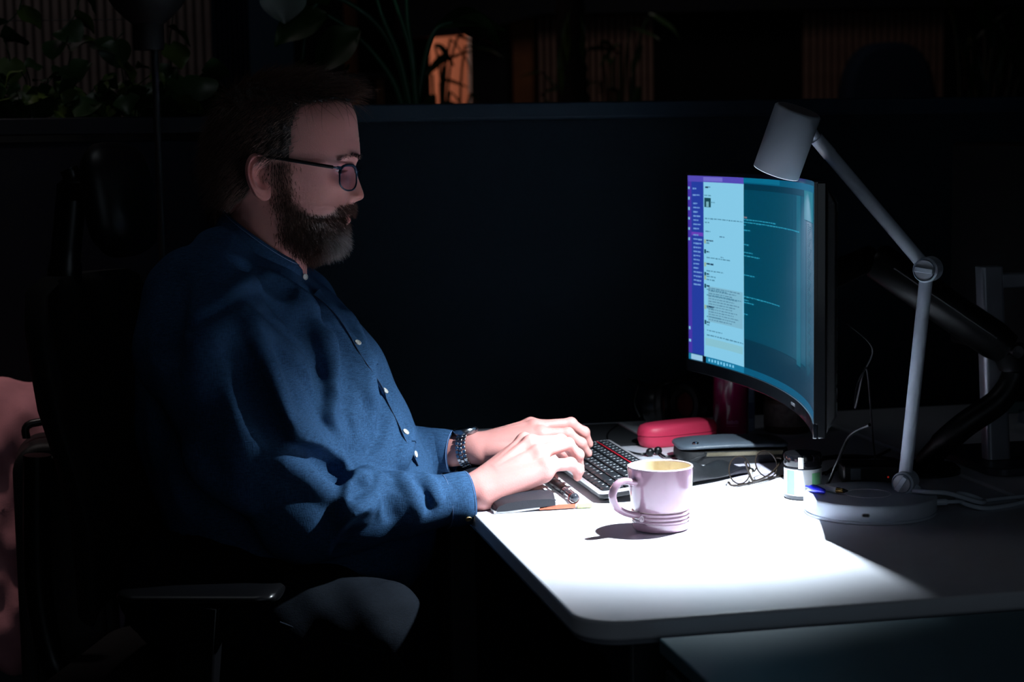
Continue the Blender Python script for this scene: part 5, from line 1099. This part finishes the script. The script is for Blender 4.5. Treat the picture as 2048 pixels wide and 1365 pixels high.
for A in (ANR, ANL):
    v = Vol((A[0]-0.12, A[1]-0.1, 0.0), (A[0]+0.26, A[1]+0.08, 0.17), 0.006)
    v.chain([A+np.array([-0.02, 0, -0.03]), A+np.array([0.06, -0.012, -0.045]), A+np.array([0.17, -0.035, -0.056])], [0.045, 0.044, 0.034], 0.03); v.f = np.maximum(v.f, 0.003-v.ax[2][None, None, :].astype(np.float32))
    V, Q = v.mesh(); kid('shoe', V, Q, shm)
# ---- glasses on his face
gl = thing('glasses', 'thin dark blue framed glasses worn by the seated man', 'glasses', tuple(toW(np.array([[float(hx(700)), 0, float(hz(352))]]))[0]))
blm = mat('dark_teal_frame', (14, 40, 62), 0.3, 0.3); lens2 = MATS['spectacle_lens']
def HWp(P): return [Vector(q) for q in toW(np.array(P))]
BX, HXg = float(hx(716)), float(hx(684))
def gx(y): t = min(abs(y)/0.064, 1.0); return BX+(HXg-BX)*t**1.6
for s_ in (-1, 1):
    P = []
    for k in range(48):
        a = 2*math.pi*k/48; cu, su = math.cos(a), math.sin(a); y = 0.0365+0.0255*(1-(0.30*su*su if su < 0 else 0))*math.copysign(abs(cu)**0.72, cu)+(0.0025*su if su > 0 else 0.004*su*cu*-1); zc = -0.0005+0.0195*math.copysign(abs(su)**0.75, su)
        zz = float(hz(354))+zc; P.append((gx(y)+0.0-0.10*(zc-0.0)*-0.6*0.2, s_*y, zz))
    P = HWp(P); rim = part('rim', G().tube(P+[P[0], P[1]], [0.0013]*50, 8, caps=False), blm, gl)
    part('lens', G().add(P, [tuple(range(48))]), lens2, rim); part('brow_bar', G().tube(P[2:23], 0.0021, 8), blm, rim)
    tp = HWp([(gx(0.0645), s_*0.0635, float(hz(334))), (HXg-0.008, s_*0.0690, float(hz(333.0))), (float(hx(620)), s_*0.0765, float(hz(324))), (float(hx(560)), s_*0.0800, float(hz(314))), (float(hx(532)), s_*0.0785, float(hz(311))), (float(hx(512)), s_*0.0765, float(hz(322))), (float(hx(504)), s_*0.074, float(hz(345)))])
    part('temple', G().tube(smooth_path(tp, 6), 0.0016, 8, flat=1.0), blm, gl); part('temple_cover', G().tube(smooth_path(tp[1:5], 6), 0.0028, 8), mat('black_temple', (10, 12, 16), 0.4), gl)
    part('hinge', G().bar(HWp([(gx(0.060), s_*0.0605, float(hz(335)))])[0], HWp([(gx(0.066)-0.002, s_*0.0655, float(hz(334)))])[0], 0.003, 0.005), blm, gl)
part('bridge', G().tube(smooth_path(HWp([(gx(0.012), -0.0115, float(hz(343))), (BX+0.0035, 0, float(hz(340))), (gx(0.012), 0.0115, float(hz(343)))]), 6), 0.0014, 8), blm, gl)
# ---- wristwatch on the far wrist
wa = Vector(LW)+(Vector(LE)-Vector(LW)).normalized()*0.004; wd = (Vector(LE)-Vector(LW)).normalized(); wt = thing('wristwatch', 'steel wristwatch with link bracelet on the farther wrist', 'watch', tuple(wa))
s1 = wd.cross(Vector((0, 0, 1))).normalized(); s2 = s1.cross(wd); 
if s2.z < 0: s2 = -s2
steel = mat('steel_links', (150, 154, 160), 0.25, 1.0); NB = 26; WR = 0.0293
for j in range(NB):
    a = 2*math.pi*j/NB; 
    if abs((a-math.pi/2+math.pi) % (2*math.pi)-math.pi) < 0.52: continue
    o_ = s1*math.cos(a)+s2*math.sin(a); tn = -s1*math.sin(a)+s2*math.cos(a)
    g = G()
    for q in (-1, 0, 1):
        c = wa+o_*(WR+0.0008*(q == 0))+wd*(0.0062*q)+tn*(0.0018 if q == 0 else 0)
        g.box(c, (0.0056, 0.0058, 0.0026), Matrix((wd, tn, o_)).transposed())
    part('bracelet_link', g, steel, wt, bevel=0.0006, seg=1)
part('case', G().lathe([(0, 0.0), (0.0185, 0.0), (0.0200, 0.002), (0.0200, 0.007), (0.0188, 0.009), (0.0165, 0.0092)], 40, wa+s2*(WR-0.004), axis=s2), steel, wt)
part('dial', G().lathe([(0, 0.0085), (0.0166, 0.0085)], 32, wa+s2*(WR-0.004), axis=s2), mat('watch_dial', (24, 30, 40), 0.15, coat=0.5), wt)
part('crystal', G().lathe([(0, 0.0100), (0.010, 0.0098), (0.0166, 0.0091)], 32, wa+s2*(WR-0.004), axis=s2), glass('watch_crystal'), wt)
part('crown', G().cyl(wa+s2*(WR+0.001)+wd*-0.0195, wa+s2*(WR+0.001)+wd*-0.0228, 0.0022, n=14), steel, wt)
# ------------------------------------------------------------------ office chair under the man
chm = mat('black_mesh_fabric', (13, 13, 15), 0.8, bump=(700, 0.4)); chp = mat('black_chair_plastic', (12, 12, 14), 0.28)
CHX, CHY = -0.62, 0.40
chair = thing('office_chair', 'black high backed office chair with headrest the man sits in', 'chair', (CHX, CHY, 0), PHB)
THINGLOC[chair.name] = Vector((0, 0, 0))
def lx(px, py, y=0.44):
    p = WY(px, py, y); return ((p[0]-CHX)*math.cos(PHB)+(p[1]-CHY)*math.sin(PHB), p[2])
g = G(); rings = []
for (py, b0, th_) in ((556, 84, 0.035), (575, 72, 0.055), (640, 80, 0.06), (720, 92, 0.062), (800, 108, 0.062), (900, 146, 0.06), (1010, 178, 0.055), (1120, 190, 0.05), (1180, 196, 0.04)):
    x0, z0 = lx(b0, py); hw = 0.235 if py > 600 else (0.15 if py < 560 else 0.205)
    rings.append([(x0+th_*(0.5+0.5*math.cos(a))+0.05*abs(math.sin(a))**2*(1 if True else 0), hw*math.copysign(abs(math.sin(a))**0.7, math.sin(a)), z0) for a in [2*math.pi*k/32 for k in range(32)]])
bkr = part('backrest', g.loft(rings), chm, chair, angle=60)
g = G(); rings = []
for i, (k, dx_) in enumerate(((0.55, 0.0), (0.85, 0.012), (1.0, 0.03), (1.0, 0.05), (0.9, 0.07), (0.6, 0.085))):
    rings.append([(0, 0, 0)]*0+[(dx_*0.85, 0.105*k*math.copysign(abs(math.cos(a))**0.6, math.cos(a)), 0.088*k*math.copysign(abs(math.sin(a))**0.6, math.sin(a))) for a in [2*math.pi*j/32 for j in range(32)]])
hx0, hz0 = lx(205, 400); hz0 += 0.0
g.loft(rings); g.v = [(p[0]+hx0-0.012-0.12*(p[2]), p[1], p[2]+hz0) for p in g.v]; hr = part('headrest', g, mat('black_chair_leather', (13, 13, 15), 0.42), chair, angle=60)
bx0, bz0 = lx(130, 372); bx1, bz1 = lx(95, 560)
part('headrest_post', G().tube(smooth_path([(bx1+0.01, 0, bz1-0.02), (bx1+0.015, 0, bz1+0.03), (bx0, 0, bz0), (bx0-0.004, 0, bz0+0.025)], 6), [0.017]*6+[0.015]*7+[0.009]*6, 14, flat=1.6), chp, chair)
part('headrest_bracket', G().bar((bx0, 0, bz0-0.008), (hx0, 0, bz0-0.008), 0.06, 0.03), chp, chair, bevel=0.006)
part('seat', G().loft([[(0.0+x, y, z_) for x, y in rrect(0.47*k, 0.50*k, 0.09*k)] for k, z_ in ((0.94, 0.415), (1, 0.43), (1, 0.455), (0.95, 0.47))]), chm, chair, angle=60)
for s_ in (-1, 1):
    ax0, az0 = lx(232, 1143, 0.12); ax1, az1 = lx(580, 1148, 0.12); yy = s_*0.285; az = 0.655 if s_ < 0 else 0.62
    g = G(); rings = []
    for t, k in ((0, 0.7), (0.03, 0.95), (0.12, 1.0), (0.88, 1.0), (0.97, 0.95), (1, 0.7)):
        rings.append([(ax0+(ax1-ax0)*t, yy+0.042*k*math.cos(a), az+0.011*k*math.sin(a)-0.004*math.cos((t-0.4)*4)) for a in [2*math.pi*j/24 for j in range(24)]])
    pad_ = part('armrest', g.loft(rings), chp, chair, angle=60)
    part('armrest_post', G().bar(((ax0+ax1)/2, yy, az-0.012), ((ax0+ax1)/2-0.02, yy, 0.45), 0.035, 0.06, up=(1, 0, 0)), chp, chair, bevel=0.004)
    part('armrest_bracket', G().bar(((ax0+ax1)/2-0.02, yy, 0.44), ((ax0+ax1)/2-0.02, yy*0.5, 0.42), 0.06, 0.02), chp, chair, bevel=0.004)
part('back_support', G().tube(smooth_path([(-0.06, 0, 0.40), (-0.22, 0, 0.41), (-0.275, 0, 0.55), (-0.27, 0, 0.8)], 6), 0.022, 12), chp, chair)
part('gas_column', G().cyl((0, 0, 0.10), (0, 0, 0.415), 0.026, n=20), chrome, chair)
for k in range(5):
    a = math.radians(72*k+20); e = Vector((0.31*math.cos(a), 0.31*math.sin(a), 0.075))
    part('base_spoke', G().tube([(0, 0, 0.115), e], [0.03, 0.017], 12), chp, chair); part('caster', G().cyl(e+Vector((-0.012*math.sin(a), 0.012*math.cos(a), -0.045)), e+Vector((0.012*math.sin(a), -0.012*math.cos(a), -0.045)), 0.029, n=18), chp, chair)
# ------------------------------------------------------------------ upright black case and pink cloth behind
q0 = WY(22, 900, 0.66); q1 = WY(225, 900, 0.66)
cs = thing('equipment_case', 'rounded black upright case standing behind the office chair at left', 'case', ((q0[0]+q1[0])/2, 0.70, 0))
M = Matrix(((1, 0, 0, (q0[0]+q1[0])/2), (0, 0, 1, 0.70), (0, 1, 0, 0.0), (0, 0, 0, 1)))
top = q0[2]+0.012; wid = q1[0]-q0[0]
lea2 = mat('black_case_leather', (10, 10, 12), 0.6, bump=(300, 0.3))
part('body', G().prism(rrect(wid, top-0.01, 0.05, 10, 0, top/2), -0.04, 0.10, 0, M), lea2, cs, bevel=0.012, seg=4)
part('welt', G().tube([M @ Vector((x, y, -0.0405)) for x, y in rrect(wid-0.05, top-0.06, 0.035, 10, 0, top/2)+rrect(wid-0.05, top-0.06, 0.035, 10, 0, top/2)[:1]], 0.004, 8, caps=False), lea2, cs)
part('handle', G().tube(smooth_path([M @ Vector(p) for p in ((-0.06, top-0.005, 0.03), (-0.05, top+0.02, 0.03), (0.05, top+0.02, 0.03), (0.06, top-0.005, 0.03))], 6), 0.007, 10), black, cs)
pv = Vol((-1.50, 0.80, 0.30), (-0.66, 1.02, 0.90), 0.009)
a = WY(-120, 764, 0.93); b = WY(150, 824, 0.93)
pv.chain([(a[0], 0.93, a[2]-0.055), (b[0]-0.09, 0.93, b[2]-0.03), (b[0]+0.03, 0.93, b[2]-0.055)], [0.05, 0.05, 0.04], 0.05); pv.chain([(a[0]+0.03, 0.93, 0.42), ((a[0]+b[0])/2, 0.93, 0.42), (b[0], 0.93, 0.44)], [0.06, 0.055, 0.05], 0.05)
pv.chain([(a[0]+0.02, 0.93, 0.6), (b[0], 0.93, 0.6)], [0.06, 0.05], 0.08); pv.chain([(a[0], 0.93, 0.75), (a[0]+0.03, 0.93, 0.45)], [0.05, 0.05], 0.08); pv.chain([(b[0]-0.02, 0.93, 0.75), (b[0]-0.02, 0.93, 0.45)], [0.05, 0.05], 0.08); pv.chain([((a[0]+b[0])/2, 0.93, 0.75), ((a[0]+b[0])/2, 0.93, 0.45)], [0.055, 0.055], 0.1)
X, Y, Z = pv.ax[0][:, None, None], pv.ax[1][None, :, None], pv.ax[2][None, None, :]
pv.f += (-0.018+0.004*np.sin(X*55+Z*30+2*np.sin(Z*22))+0.003*np.sin(Z*60-X*48+1.0+1.5*np.sin(X*30))+0.002*np.sin(X*110+Z*80)).astype(np.float32)
V, Q = pv.mesh(); ko = np.array([-1.05, 0.93, 0.0])
sack = thing('cloth_sack', 'crumpled pink cloth sack on a low stand at the left edge', 'sack', tuple(ko))
o = np_obj('cloth', relax(V, Q, 2, 0.4), Q, mat('pink_cotton', (222, 150, 158), 0.85, var=(14, 0.14), bump=(600, 0.4)), sack, ko)
part('stand', G().box((-1.05, 0.93, 0.335), (0.62, 0.12, 0.06)), legm, sack, bevel=0.004)
for xx in (-1.32, -0.78): part('stand_leg', G().box((xx, 0.93, 0.153), (0.04, 0.10, 0.302)), legm, sack)
# ------------------------------------------------------------------ black floor lamp in front of the partition
fp = WY(325, 520, 0.94); fl = thing('floor_lamp', 'black floor lamp with a bowl head standing behind the man', 'lamp', (fp[0], 0.94, 0))
def Fz(py): return WY(320, py, 0.94)[2]
part('pole', G().cyl((fp[0], 0.94, 0.02), (fp[0], 0.94, Fz(96)), 0.0065, n=16), blackm, fl)
part('base', G().lathe([(0, 0.001), (0.13, 0.001), (0.13, 0.012), (0.02, 0.022), (0, 0.022)], 40, (fp[0], 0.94, 0)), blackm, fl)
part('lamp_holder', G().lathe([(0, Fz(100)), (0.026, Fz(100)), (0.028, Fz(90)), (0.028, Fz(42)), (0, Fz(42))], 32, (fp[0]-0.010, 0.94, 0)), blackm, fl)
part('bowl', G().lathe([(0.026, Fz(50)), (0.045, Fz(32)), (0.060, Fz(14)), (0.071, Fz(-6)), (0.080, Fz(-40)), (0.083, Fz(-80)), (0.080, Fz(-80)), (0.068, Fz(-4)), (0.03, Fz(40))], 48, (fp[0]-0.010, 0.94, 0)), blackm, fl)
# ------------------------------------------------------------------ far side of the room, seen above the partition
def slats(label, px0, px1, pp, Yw, z0, z1, mt, mb, wfrac=0.66, group=None):
    a = WY(px0, 120, Yw); b = WY(px1, 120, Yw); t = thing('slat_panel', label, 'wall panel', ((a[0]+b[0])/2, Yw, 0)); THINGLOC[t.name] = Vector(((a[0]+b[0])/2, Yw, 0))
    part('backing', G().box(((a[0]+b[0])/2, Yw+0.03, (z0+z1)/2), (b[0]-a[0], 0.02, z1-z0)), mb, t)
    per = (b[0]-a[0])/max(1, round((px1-px0)/pp)); n = int(round((b[0]-a[0])/per)); first_ = None
    for k in range(n):
        x = a[0]+per*(k+0.5)-(a[0]+b[0])/2
        if first_ is None:
            first_ = obj('slat', G().box((0, 0, (z0+z1)/2), (per*wfrac, 0.03, z1-z0)), mt, t, smooth=False); first_.location = (x, 0, 0)
        else: copy_of(first_, t, (x, 0, 0))
    return t
slm = mat('pale_wood_slat', (142, 128, 124), 0.7, var=(20, 0.1)); slb = mat('black_felt_backing', (14, 13, 14), 0.95); slw = mat('warm_oak_slat', (160, 126, 112), 0.6, var=(20, 0.12))
slats('pale wood slat wall beyond the leafy planter at upper left', -40, 426, 17.6, 4.6, 0.0, 2.75, slm, slb, 0.68)
slats('narrow wood slat panel in the middle background behind the palm trunk', 1074, 1306, 13.2, 6.2, 0.0, 2.02, slw, slb, 0.6)
slats('dim wood slat panel at upper right behind the round chair', 1604, 1886, 14.4, 6.2, 0.0, 1.93, slw, slb, 0.6)
def bg(name, px0, px1, Yw, z0, z1, m_, d=0.08):
    a = WY(px0, 120, Yw); b = WY(px1, 120, Yw); return G().box(((a[0]+b[0])/2, Yw+d/2, (z0+z1)/2), (b[0]-a[0], d, z1-z0))
navy = mat('navy_pillar_paint', (30, 62, 86), 0.6); dark = mat('charcoal_wall', (36, 36, 42), 0.85); amber = mat('amber_wood', (156, 94, 48), 0.5, var=(8, 0.2))
cur = thing('curtain', 'dark blue pleated curtain left of the smooth navy pillar', 'curtain', tuple(WY(465, 120, 4.45)*np.array([1, 1, 0])))
a = WY(424, 120, 4.45); b = WY(500, 120, 4.45); g = G(); rr_ = []
for k in range(61):
    t = k/60; x = a[0]+(b[0]-a[0])*t; y = 4.45+0.02*math.sin(t*2*math.pi*7.5); rr_.append((x, y))
g.loft([[(x, y, 0.02), (x, y, 2.75), (x, y+0.006, 2.75), (x, y+0.006, 0.02)] for x, y in rr_]); part('cloth', g, mat('navy_curtain', (26, 44, 72), 0.9), cur); part('rail', G().box(((a[0]+b[0])/2, 4.45, 2.765), (b[0]-a[0], 0.03, 0.03)), black, cur)
struct('trim_1', bg('x', 500, 588, 4.4, 0, 2.8, None, 0.2), navy); struct('trim_2', bg('x', 588, 690, 4.9, 0, 2.8, None), mat('near_black_wall', (12, 13, 15), 0.9))
struct('wall_recess', bg('x', 716, 860, 6.35, 0, 2.8, None), mat('near_black_wall', (12, 13, 15), 0.9)); struct('wall_middle', bg('x', 942, 1026, 6.3, 0, 2.8, None), dark); struct('trim_3', bg('x', 1026, 1076, 6.25, 0, 2.05, None), amber); struct('trim_4', bg('x', 684, 716, 6.3, 0, 2.0, None), amber)
struct('wall_inner', bg('x', 1304, 1606, 6.25, 0, 2.8, None), mat('near_black_wall', (12, 13, 15), 0.9)); struct('wall_far_right', bg('x', 1880, 2500, 6.25, 0, 2.8, None), mat('near_black_wall', (12, 13, 15), 0.9))
struct('wall_far_left', bg('x', -900, -40, 4.65, 0, 2.8, None), dark)
# sloping bulkhead above
a = WY(800, 78, 6.0); b = WY(940, 66, 6.0); c = WY(1082, 28, 6.0); d = WY(1500, 20, 6.0); e = WY(2300, 8, 6.0)
g = G(); P = [a, b, c, d, e]; g.loft([[(p[0], 6.0, p[2]), (p[0], 6.2, p[2]), (p[0], 6.2, 2.8), (p[0], 6.0, 2.8)] for p in P]); struct('ceiling_bulkhead', g, mat('bulkhead_paint', (30, 34, 42), 0.85))
# wooden frame piece near the tall plant
q = WY(768, 190, 3.2); wf = thing('plant_stand', 'amber wooden plant stand behind the partition beside the tall plant', 'plant stand', (q[0], 3.2, 0))
part('post', G().bar((q[0]-0.004, 3.2, 0), (q[0]-0.012, 3.2, WY(766, 150, 3.2)[2]), 0.022, 0.022), amber, wf); part('post', G().bar((q[0]-0.13, 3.2, 0), (q[0]-0.12, 3.2, WY(692, 150, 3.2)[2]), 0.022, 0.022), amber, wf)
part('shelf', G().box((q[0]-0.066, 3.2, WY(730, 152, 3.2)[2]), (0.15, 0.14, 0.014)), mat('dark_shelf', (22, 20, 20), 0.6), wf)
# round backed lounge chair at right
q = WY(1778, 190, 5.3); w_ = WY(1870, 190, 5.3)[0]-WY(1688, 190, 5.3)[0]; zt_ = WY(1778, 84, 5.3)[2]
arc = thing('lounge_chair', 'dark blue round topped high back lounge chair in the right background', 'chair', (q[0], 5.3, 0))
bl2 = mat('dark_blue_velvet', (22, 40, 62), 0.85, bump=(300, 0.3)); M = Matrix(((1, 0, 0, q[0]), (0, 0, 1, 5.3), (0, 1, 0, 0), (0, 0, 0, 1)))
ol = [(w_/2*math.copysign(abs(math.cos(t))**0.75, math.cos(t)), zt_-0.32+0.32*abs(math.sin(t))**0.75) for t in [math.pi*k/28 for k in range(29)]]+[(-w_/2, 0.35), (w_/2, 0.35)]
part('backrest', G().prism(ol, -0.04, 0.09, 0, M), bl2, arc, bevel=0.03, seg=3); part('seat', G().box((q[0], 5.0, 0.40), (w_, 0.5, 0.14)), bl2, arc, bevel=0.03, seg=3)
for sx in (-1, 1):
    for yy in (4.8, 5.3): part('leg', G().cyl((q[0]+sx*(w_/2-0.05), yy, 0), (q[0]+sx*(w_/2-0.07), yy, 0.34), 0.012, 0.018, 12), legm, arc)
# ------------------------------------------------------------------ plants
lfm = mat('dark_green_leaf', (40, 66, 32), 0.38, var=(12, 0.35)); lfm2 = mat('yellow_green_leaf', (78, 96, 42), 0.4, var=(14, 0.35)); stm = mat('plant_stem', (46, 70, 44), 0.5); soil = mat('dark_soil', (20, 16, 13), 0.95, bump=(120, 0.8)); potm = mat('black_planter', (16, 17, 20), 0.5)
def leafmesh(L_, W_, curl, heart=0.0, nx=8, seed=0):
    V = []; F_ = []
    for i in range(nx+1):
        t = i/nx; wd = W_*(math.sin(math.pi*min(1, t*0.93+0.05))**(0.75))*(1-t*0.35) if heart else W_*math.sin(math.pi*min(1, t*0.97+0.02))**0.85
        z_ = -curl*L_*t*t
        for j in (-2, -1, 0, 1, 2): V.append((L_*t-heart*L_*0.12*abs(j)/2*(1-t)**3, wd*j/2, z_+0.22*wd*(abs(j)/2)**1.5+(0.004*math.sin(7*t+seed) if abs(j) == 2 else 0)))
    for i in range(nx):
        for j in range(4): a = i*5+j; F_.append((a, a+1, a+6, a+5))
    g = G().add(V, F_); return g
LM = {}
def leafobj(key, mt, parent, M4, args):
    if key not in LM:
        o = obj('leaf', leafmesh(*args), mt, parent); LM[key] = o
    else: o = copy_of(LM[key], parent)
    o.matrix_local = M4; return o
def orient(p, d, roll=0.0):
    d = Vector(d).normalized(); up = Vector((0, 0, 1)); s_ = up.cross(d)
    if s_.length < 1e-3: s_ = Vector((0, 1, 0))
    s_.normalize(); u = d.cross(s_); return Matrix.Translation(p) @ Matrix((d, s_, u)).transposed().to_4x4() @ Matrix.Rotation(roll, 4, 'X')
# planter box on the far side of the left partition
plx0 = -2.3; pbx = thing('planter_box', 'long black planter box behind the left partition full of trailing leaves', 'planter', (-1.2, 1.22, 0))
part('box', G().box((-1.43, 1.24, 0.66), (1.74, 0.20, 1.30)), potm, pbx, bevel=0.004); part('soil', G().box((-1.43, 1.24, 1.312), (1.70, 0.16, 0.005)), soil, pbx)
names = [('pothos plant at the left frame edge of the planter', -60, 120), ('pothos plant in the planter left of the floor lamp pole', 120, 270), ('pothos plant in the planter right of the floor lamp pole', 270, 440)]
for pi_, (lb_, a_, b_) in enumerate(names):
    c = WY((a_+b_)/2, 225, 1.22); pt = thing('pothos_plant', lb_, 'plant', (c[0], 1.22, 1.315), group='pothos plants in the planter box'); base_ = Vector((c[0], 1.22, 1.315)); st_g = G()
    rnd = random.Random(31+pi_)
    for k in range(50):
        px = rnd.uniform(a_, b_); py = 226-abs(rnd.gauss(0, 1))*36-4; py = max(py, 95 if rnd.random() < 0.8 else 60); yy = rnd.uniform(1.15, 1.32)
        p = Vector(WY(px, py, yy)); an = rnd.uniform(0, 6.28); d = Vector((math.cos(an), math.sin(an)*0.7-0.2, rnd.uniform(-0.9, 0.25))); s_ = rnd.choice((0, 0, 1)); sz = rnd.choice((0.6, 0.8, 1.0))
        leafobj('pothos%d%.1f' % (s_, sz), (lfm, lfm2)[s_], pt, orient(p-base_, d, rnd.uniform(-0.7, 0.7)), (0.052*sz, 0.040*sz, 0.28, 0.8, 8, k))
        r0 = Vector((p.x+rnd.uniform(-0.05, 0.05), 1.24, 1.312)); st_g.tube(smooth_path([r0, (r0+p)/2+Vector((rnd.uniform(-0.02, 0.02), 0, 0.02)), p], 4), 0.0012, 5)
    part('stems', st_g, stm, pt)
# climbing vines and a support wire
vn = thing('climbing_vine', 'thin vines climbing a support wire above the left planter', 'plant', tuple(WY(140, 200, 1.36))); vb_ = Vector(WY(140, 200, 1.36)); THINGLOC[vn.name] = vb_
part('wire', G().tube([WY(-40, 42, 1.36), WY(255, 39, 1.36)], 0.0009, 6), black, vn)
vines = [[(8, 190), (20, 120), (5, 60), (38, 20), (45, -40)], [(130, 160), (140, 100), (118, 70), (150, 30), (165, -30)], [(250, 190), (240, 120), (225, 95), (250, 60)], [(345, 150), (340, 90), (345, 40), (352, -30)]]
rnd = random.Random(5)
for vi, vpt in enumerate(vines):
    pts = smooth_path([WY(x, y, 1.34) for x, y in vpt], 6); part('vine', G().tube(pts, 0.0014, 6), stm, vn)
    for k in range(2, len(pts)-1, 4):
        an = rnd.uniform(0, 6.28); leafobj('pothos%d1.0' % (k % 3 == 0), None, vn, orient(pts[k]-vb_, (math.cos(an), -0.4*rnd.random(), rnd.uniform(-0.9, 0.2)), rnd.uniform(-0.6, 0.6)), None)
# tall strap leaved plant behind the partition
tp = WY(815, 215, 1.38); tpl = thing('strelitzia_plant', 'tall plant with long arching green stems in the middle background', 'plant', (tp[0], 1.38, 0)); tl = Vector((tp[0], 1.38, 0))
part('pot', G().lathe([(0, 0.001), (0.13, 0.001), (0.16, 0.45), (0.155, 0.46), (0.145, 0.45), (0, 0.42)], 40, (tp[0], 1.38, 0)), potm, tpl)
ST = [[(822, 250), (805, 150), (770, 70), (720, 20), (660, -6), (620, 30), (604, 120)], [(828, 250), (800, 120), (760, 20), (745, -60)], [(835, 250), (826, 120), (815, 40), (812, -60)], [(815, 250), (790, 170), (750, 110), (700, 60), (655, 30)], [(830, 250), (850, 120), (872, 60), (905, 45)], [(838, 250), (820, 100), (778, -30)]]
for k, pth in enumerate(ST):
    pts = smooth_path([WY(x, y, 1.38-0.03*(k % 3)) for x, y in pth], 8); s0 = Vector((tp[0]+0.01*(k-2), 1.38, 0.43))
    part('stem', G().tube([s0]+pts, [0.008]+[0.0075*(1-0.55*i/len(pts)) for i in range(len(pts))], 10), mat('green_stalk', (44, 88, 62), 0.4), tpl)
for k, (px, py, dx_, dy_, L_, W_) in enumerate([(604, 120, -0.1, -1, 0.11, 0.05), (655, 30, -1, -0.25, 0.12, 0.06), (655, 10, -0.6, 0.5, 0.2, 0.08), (905, 45, 1, -0.2, 0.11, 0.05), (870, 52, 1, 0.25, 0.14, 0.05), (745, -20, -0.5, 0.6, 0.2, 0.09), (812, -20, 0.3, 0.6, 0.2, 0.09), (720, 60, -1, -0.6, 0.12, 0.06), (700, 130, -0.4, -1, 0.10, 0.05)]):
    p = Vector(WY(px, py, 1.36)); d = Vector((dx_, -0.2, dy_)); leafobj('strap%d' % k, lfm, tpl, orient(p-tl, d, 0.5*(-1)**k), (L_, W_, 0.35, 0, 10, k))
q = Vector(WY(566, -20, 1.2)); lf1 = thing('hanging_leaf_plant', 'large pale edged leaf tip hanging in from the top edge', 'plant', tuple(q)); leafobj('paleleaf', mat('grey_green_leaf', (66, 74, 70), 0.35), lf1, orient(Vector((0, 0, 0.02)), (0.0, -0.12, -1), 0.2), (0.085, 0.046, 0.1, 0, 10, 1)); part('stalk', G().tube([q+Vector((0, 0, 0.02)), q+Vector((0.02, 0.03, 0.12)), q+Vector((0.05, 0.2, 0.25))], 0.003, 8), stm, lf1); part('rod', G().cyl(q+Vector((0.05, 0.2, 0.25)), (q.x+0.05, q.y+0.2, 2.8), 0.002, n=6), black, lf1)
# palm trunk with fine leaves
q = WY(1148, 210, 3.4); pm = thing('palm_plant', 'palm with a fibrous brown trunk in the middle background', 'plant', (q[0], 3.4, 0)); pml = Vector((q[0], 3.4, 0))
part('pot', G().lathe([(0, 0.001), (0.17, 0.001), (0.2, 0.5), (0.19, 0.51), (0, 0.46)], 36, (q[0], 3.4, 0)), potm, pm)
rr_ = []; pts = []
for k in range(60):
    t = k/59; pts.append((q[0]+0.01*math.sin(5*t), 3.4, 0.46+1.42*t)); rr_.append(0.055-0.012*t+0.005*(k % 2))
part('trunk', G().tube(pts, rr_, 16), mat('fibre_trunk', (58, 46, 40), 0.9, bump=(60, 0.9, 0.01)), pm, angle=80)
rnd = random.Random(9)
for k in range(8):
    a = rnd.uniform(0, 6.28); d = (math.cos(a), math.sin(a), rnd.uniform(0.2, 1.0)); leafobj('palm%d' % (k % 3), lfm, pm, orient(Vector((0.02*math.cos(a), 0.02*math.sin(a), 1.86)), d, rnd.uniform(-0.4, 0.4)), (0.34, 0.02, 0.6, 0, 10, k))
for (px, py, dx_, dz_) in ((1140, 20, -0.5, -1), (1130, 40, -0.2, -1), (1160, 30, 0.3, -1), (1120, 90, -0.1, -1)): leafobj('palmdrop', lfm2, pm, orient(Vector(WY(px, py, 3.34))-pml, (dx_*0.3, -0.1, dz_), 0.3), (0.16, 0.012, 0.1, 0, 8, 0))
# broad leaved silhouettes in front of the lit wall and the slats
for (lb_, px, Yp, pts_) in (('dark shrub silhouetted against the glowing orange wall', 880, 4.6, [(870, 90), (885, 130), (900, 80), (880, 165), (870, 190), (900, 185), (915, 75), (895, 110), (930, 95), (865, 150), (940, 190), (890, 205), (862, 205)]), ('dark leafy plant silhouetted before the middle slat panel', 1230, 4.8, [(1200, 85), (1240, 90), (1285, 92), (1225, 120), (1260, 60), (1200, 165), (1235, 185), (1280, 175), (1215, 100), (1090, 150), (1085, 190), (1300, 30)]), ('grassy dark plant filling the upper right corner', 1960, 3.4, [(1900+14*k, 20+(k*53) % 120) for k in range(12)])):
    c = WY(px, 215, Yp); t = thing('potted_plant', lb_, 'plant', (c[0], Yp, 0)); tl2 = Vector((c[0], Yp, 0)); rnd = random.Random(px)
    part('pot', G().lathe([(0, 0.001), (0.12, 0.001), (0.15, 0.5), (0.14, 0.51), (0, 0.46)], 32, (c[0], Yp, 0)), potm, t)
    sg_ = G()
    for k, (x, y) in enumerate(pts_):
        p = Vector(WY(x, y, Yp)); b0 = Vector((c[0]+rnd.uniform(-0.05, 0.05), Yp, 0.47)); sg_.tube(smooth_path([b0, Vector(((b0.x*0.4+p.x*0.6), Yp, p.z-0.22)), p], 6), 0.005, 6)
        for q_ in range(1 if px < 1500 else 2):
            a = rnd.uniform(0, 6.28); leafobj('shrub%d' % (k % 3) if px < 1900 else 'grass', lfm, t, orient(p-tl2, (math.cos(a), -0.3, rnd.uniform(-0.8, 0.5)) if px < 1900 else (rnd.uniform(-0.4, 0.4), -0.2, rnd.choice((-1, 1))), rnd.uniform(-0.6, 0.6)), (0.10+0.02*(k % 3), 0.026 if px < 1000 else 0.036, 0.5, 0.4, 8, k) if px < 1900 else (0.24, 0.016, 0.4, 0, 8, 0))
    part('stems', sg_, stm, t)
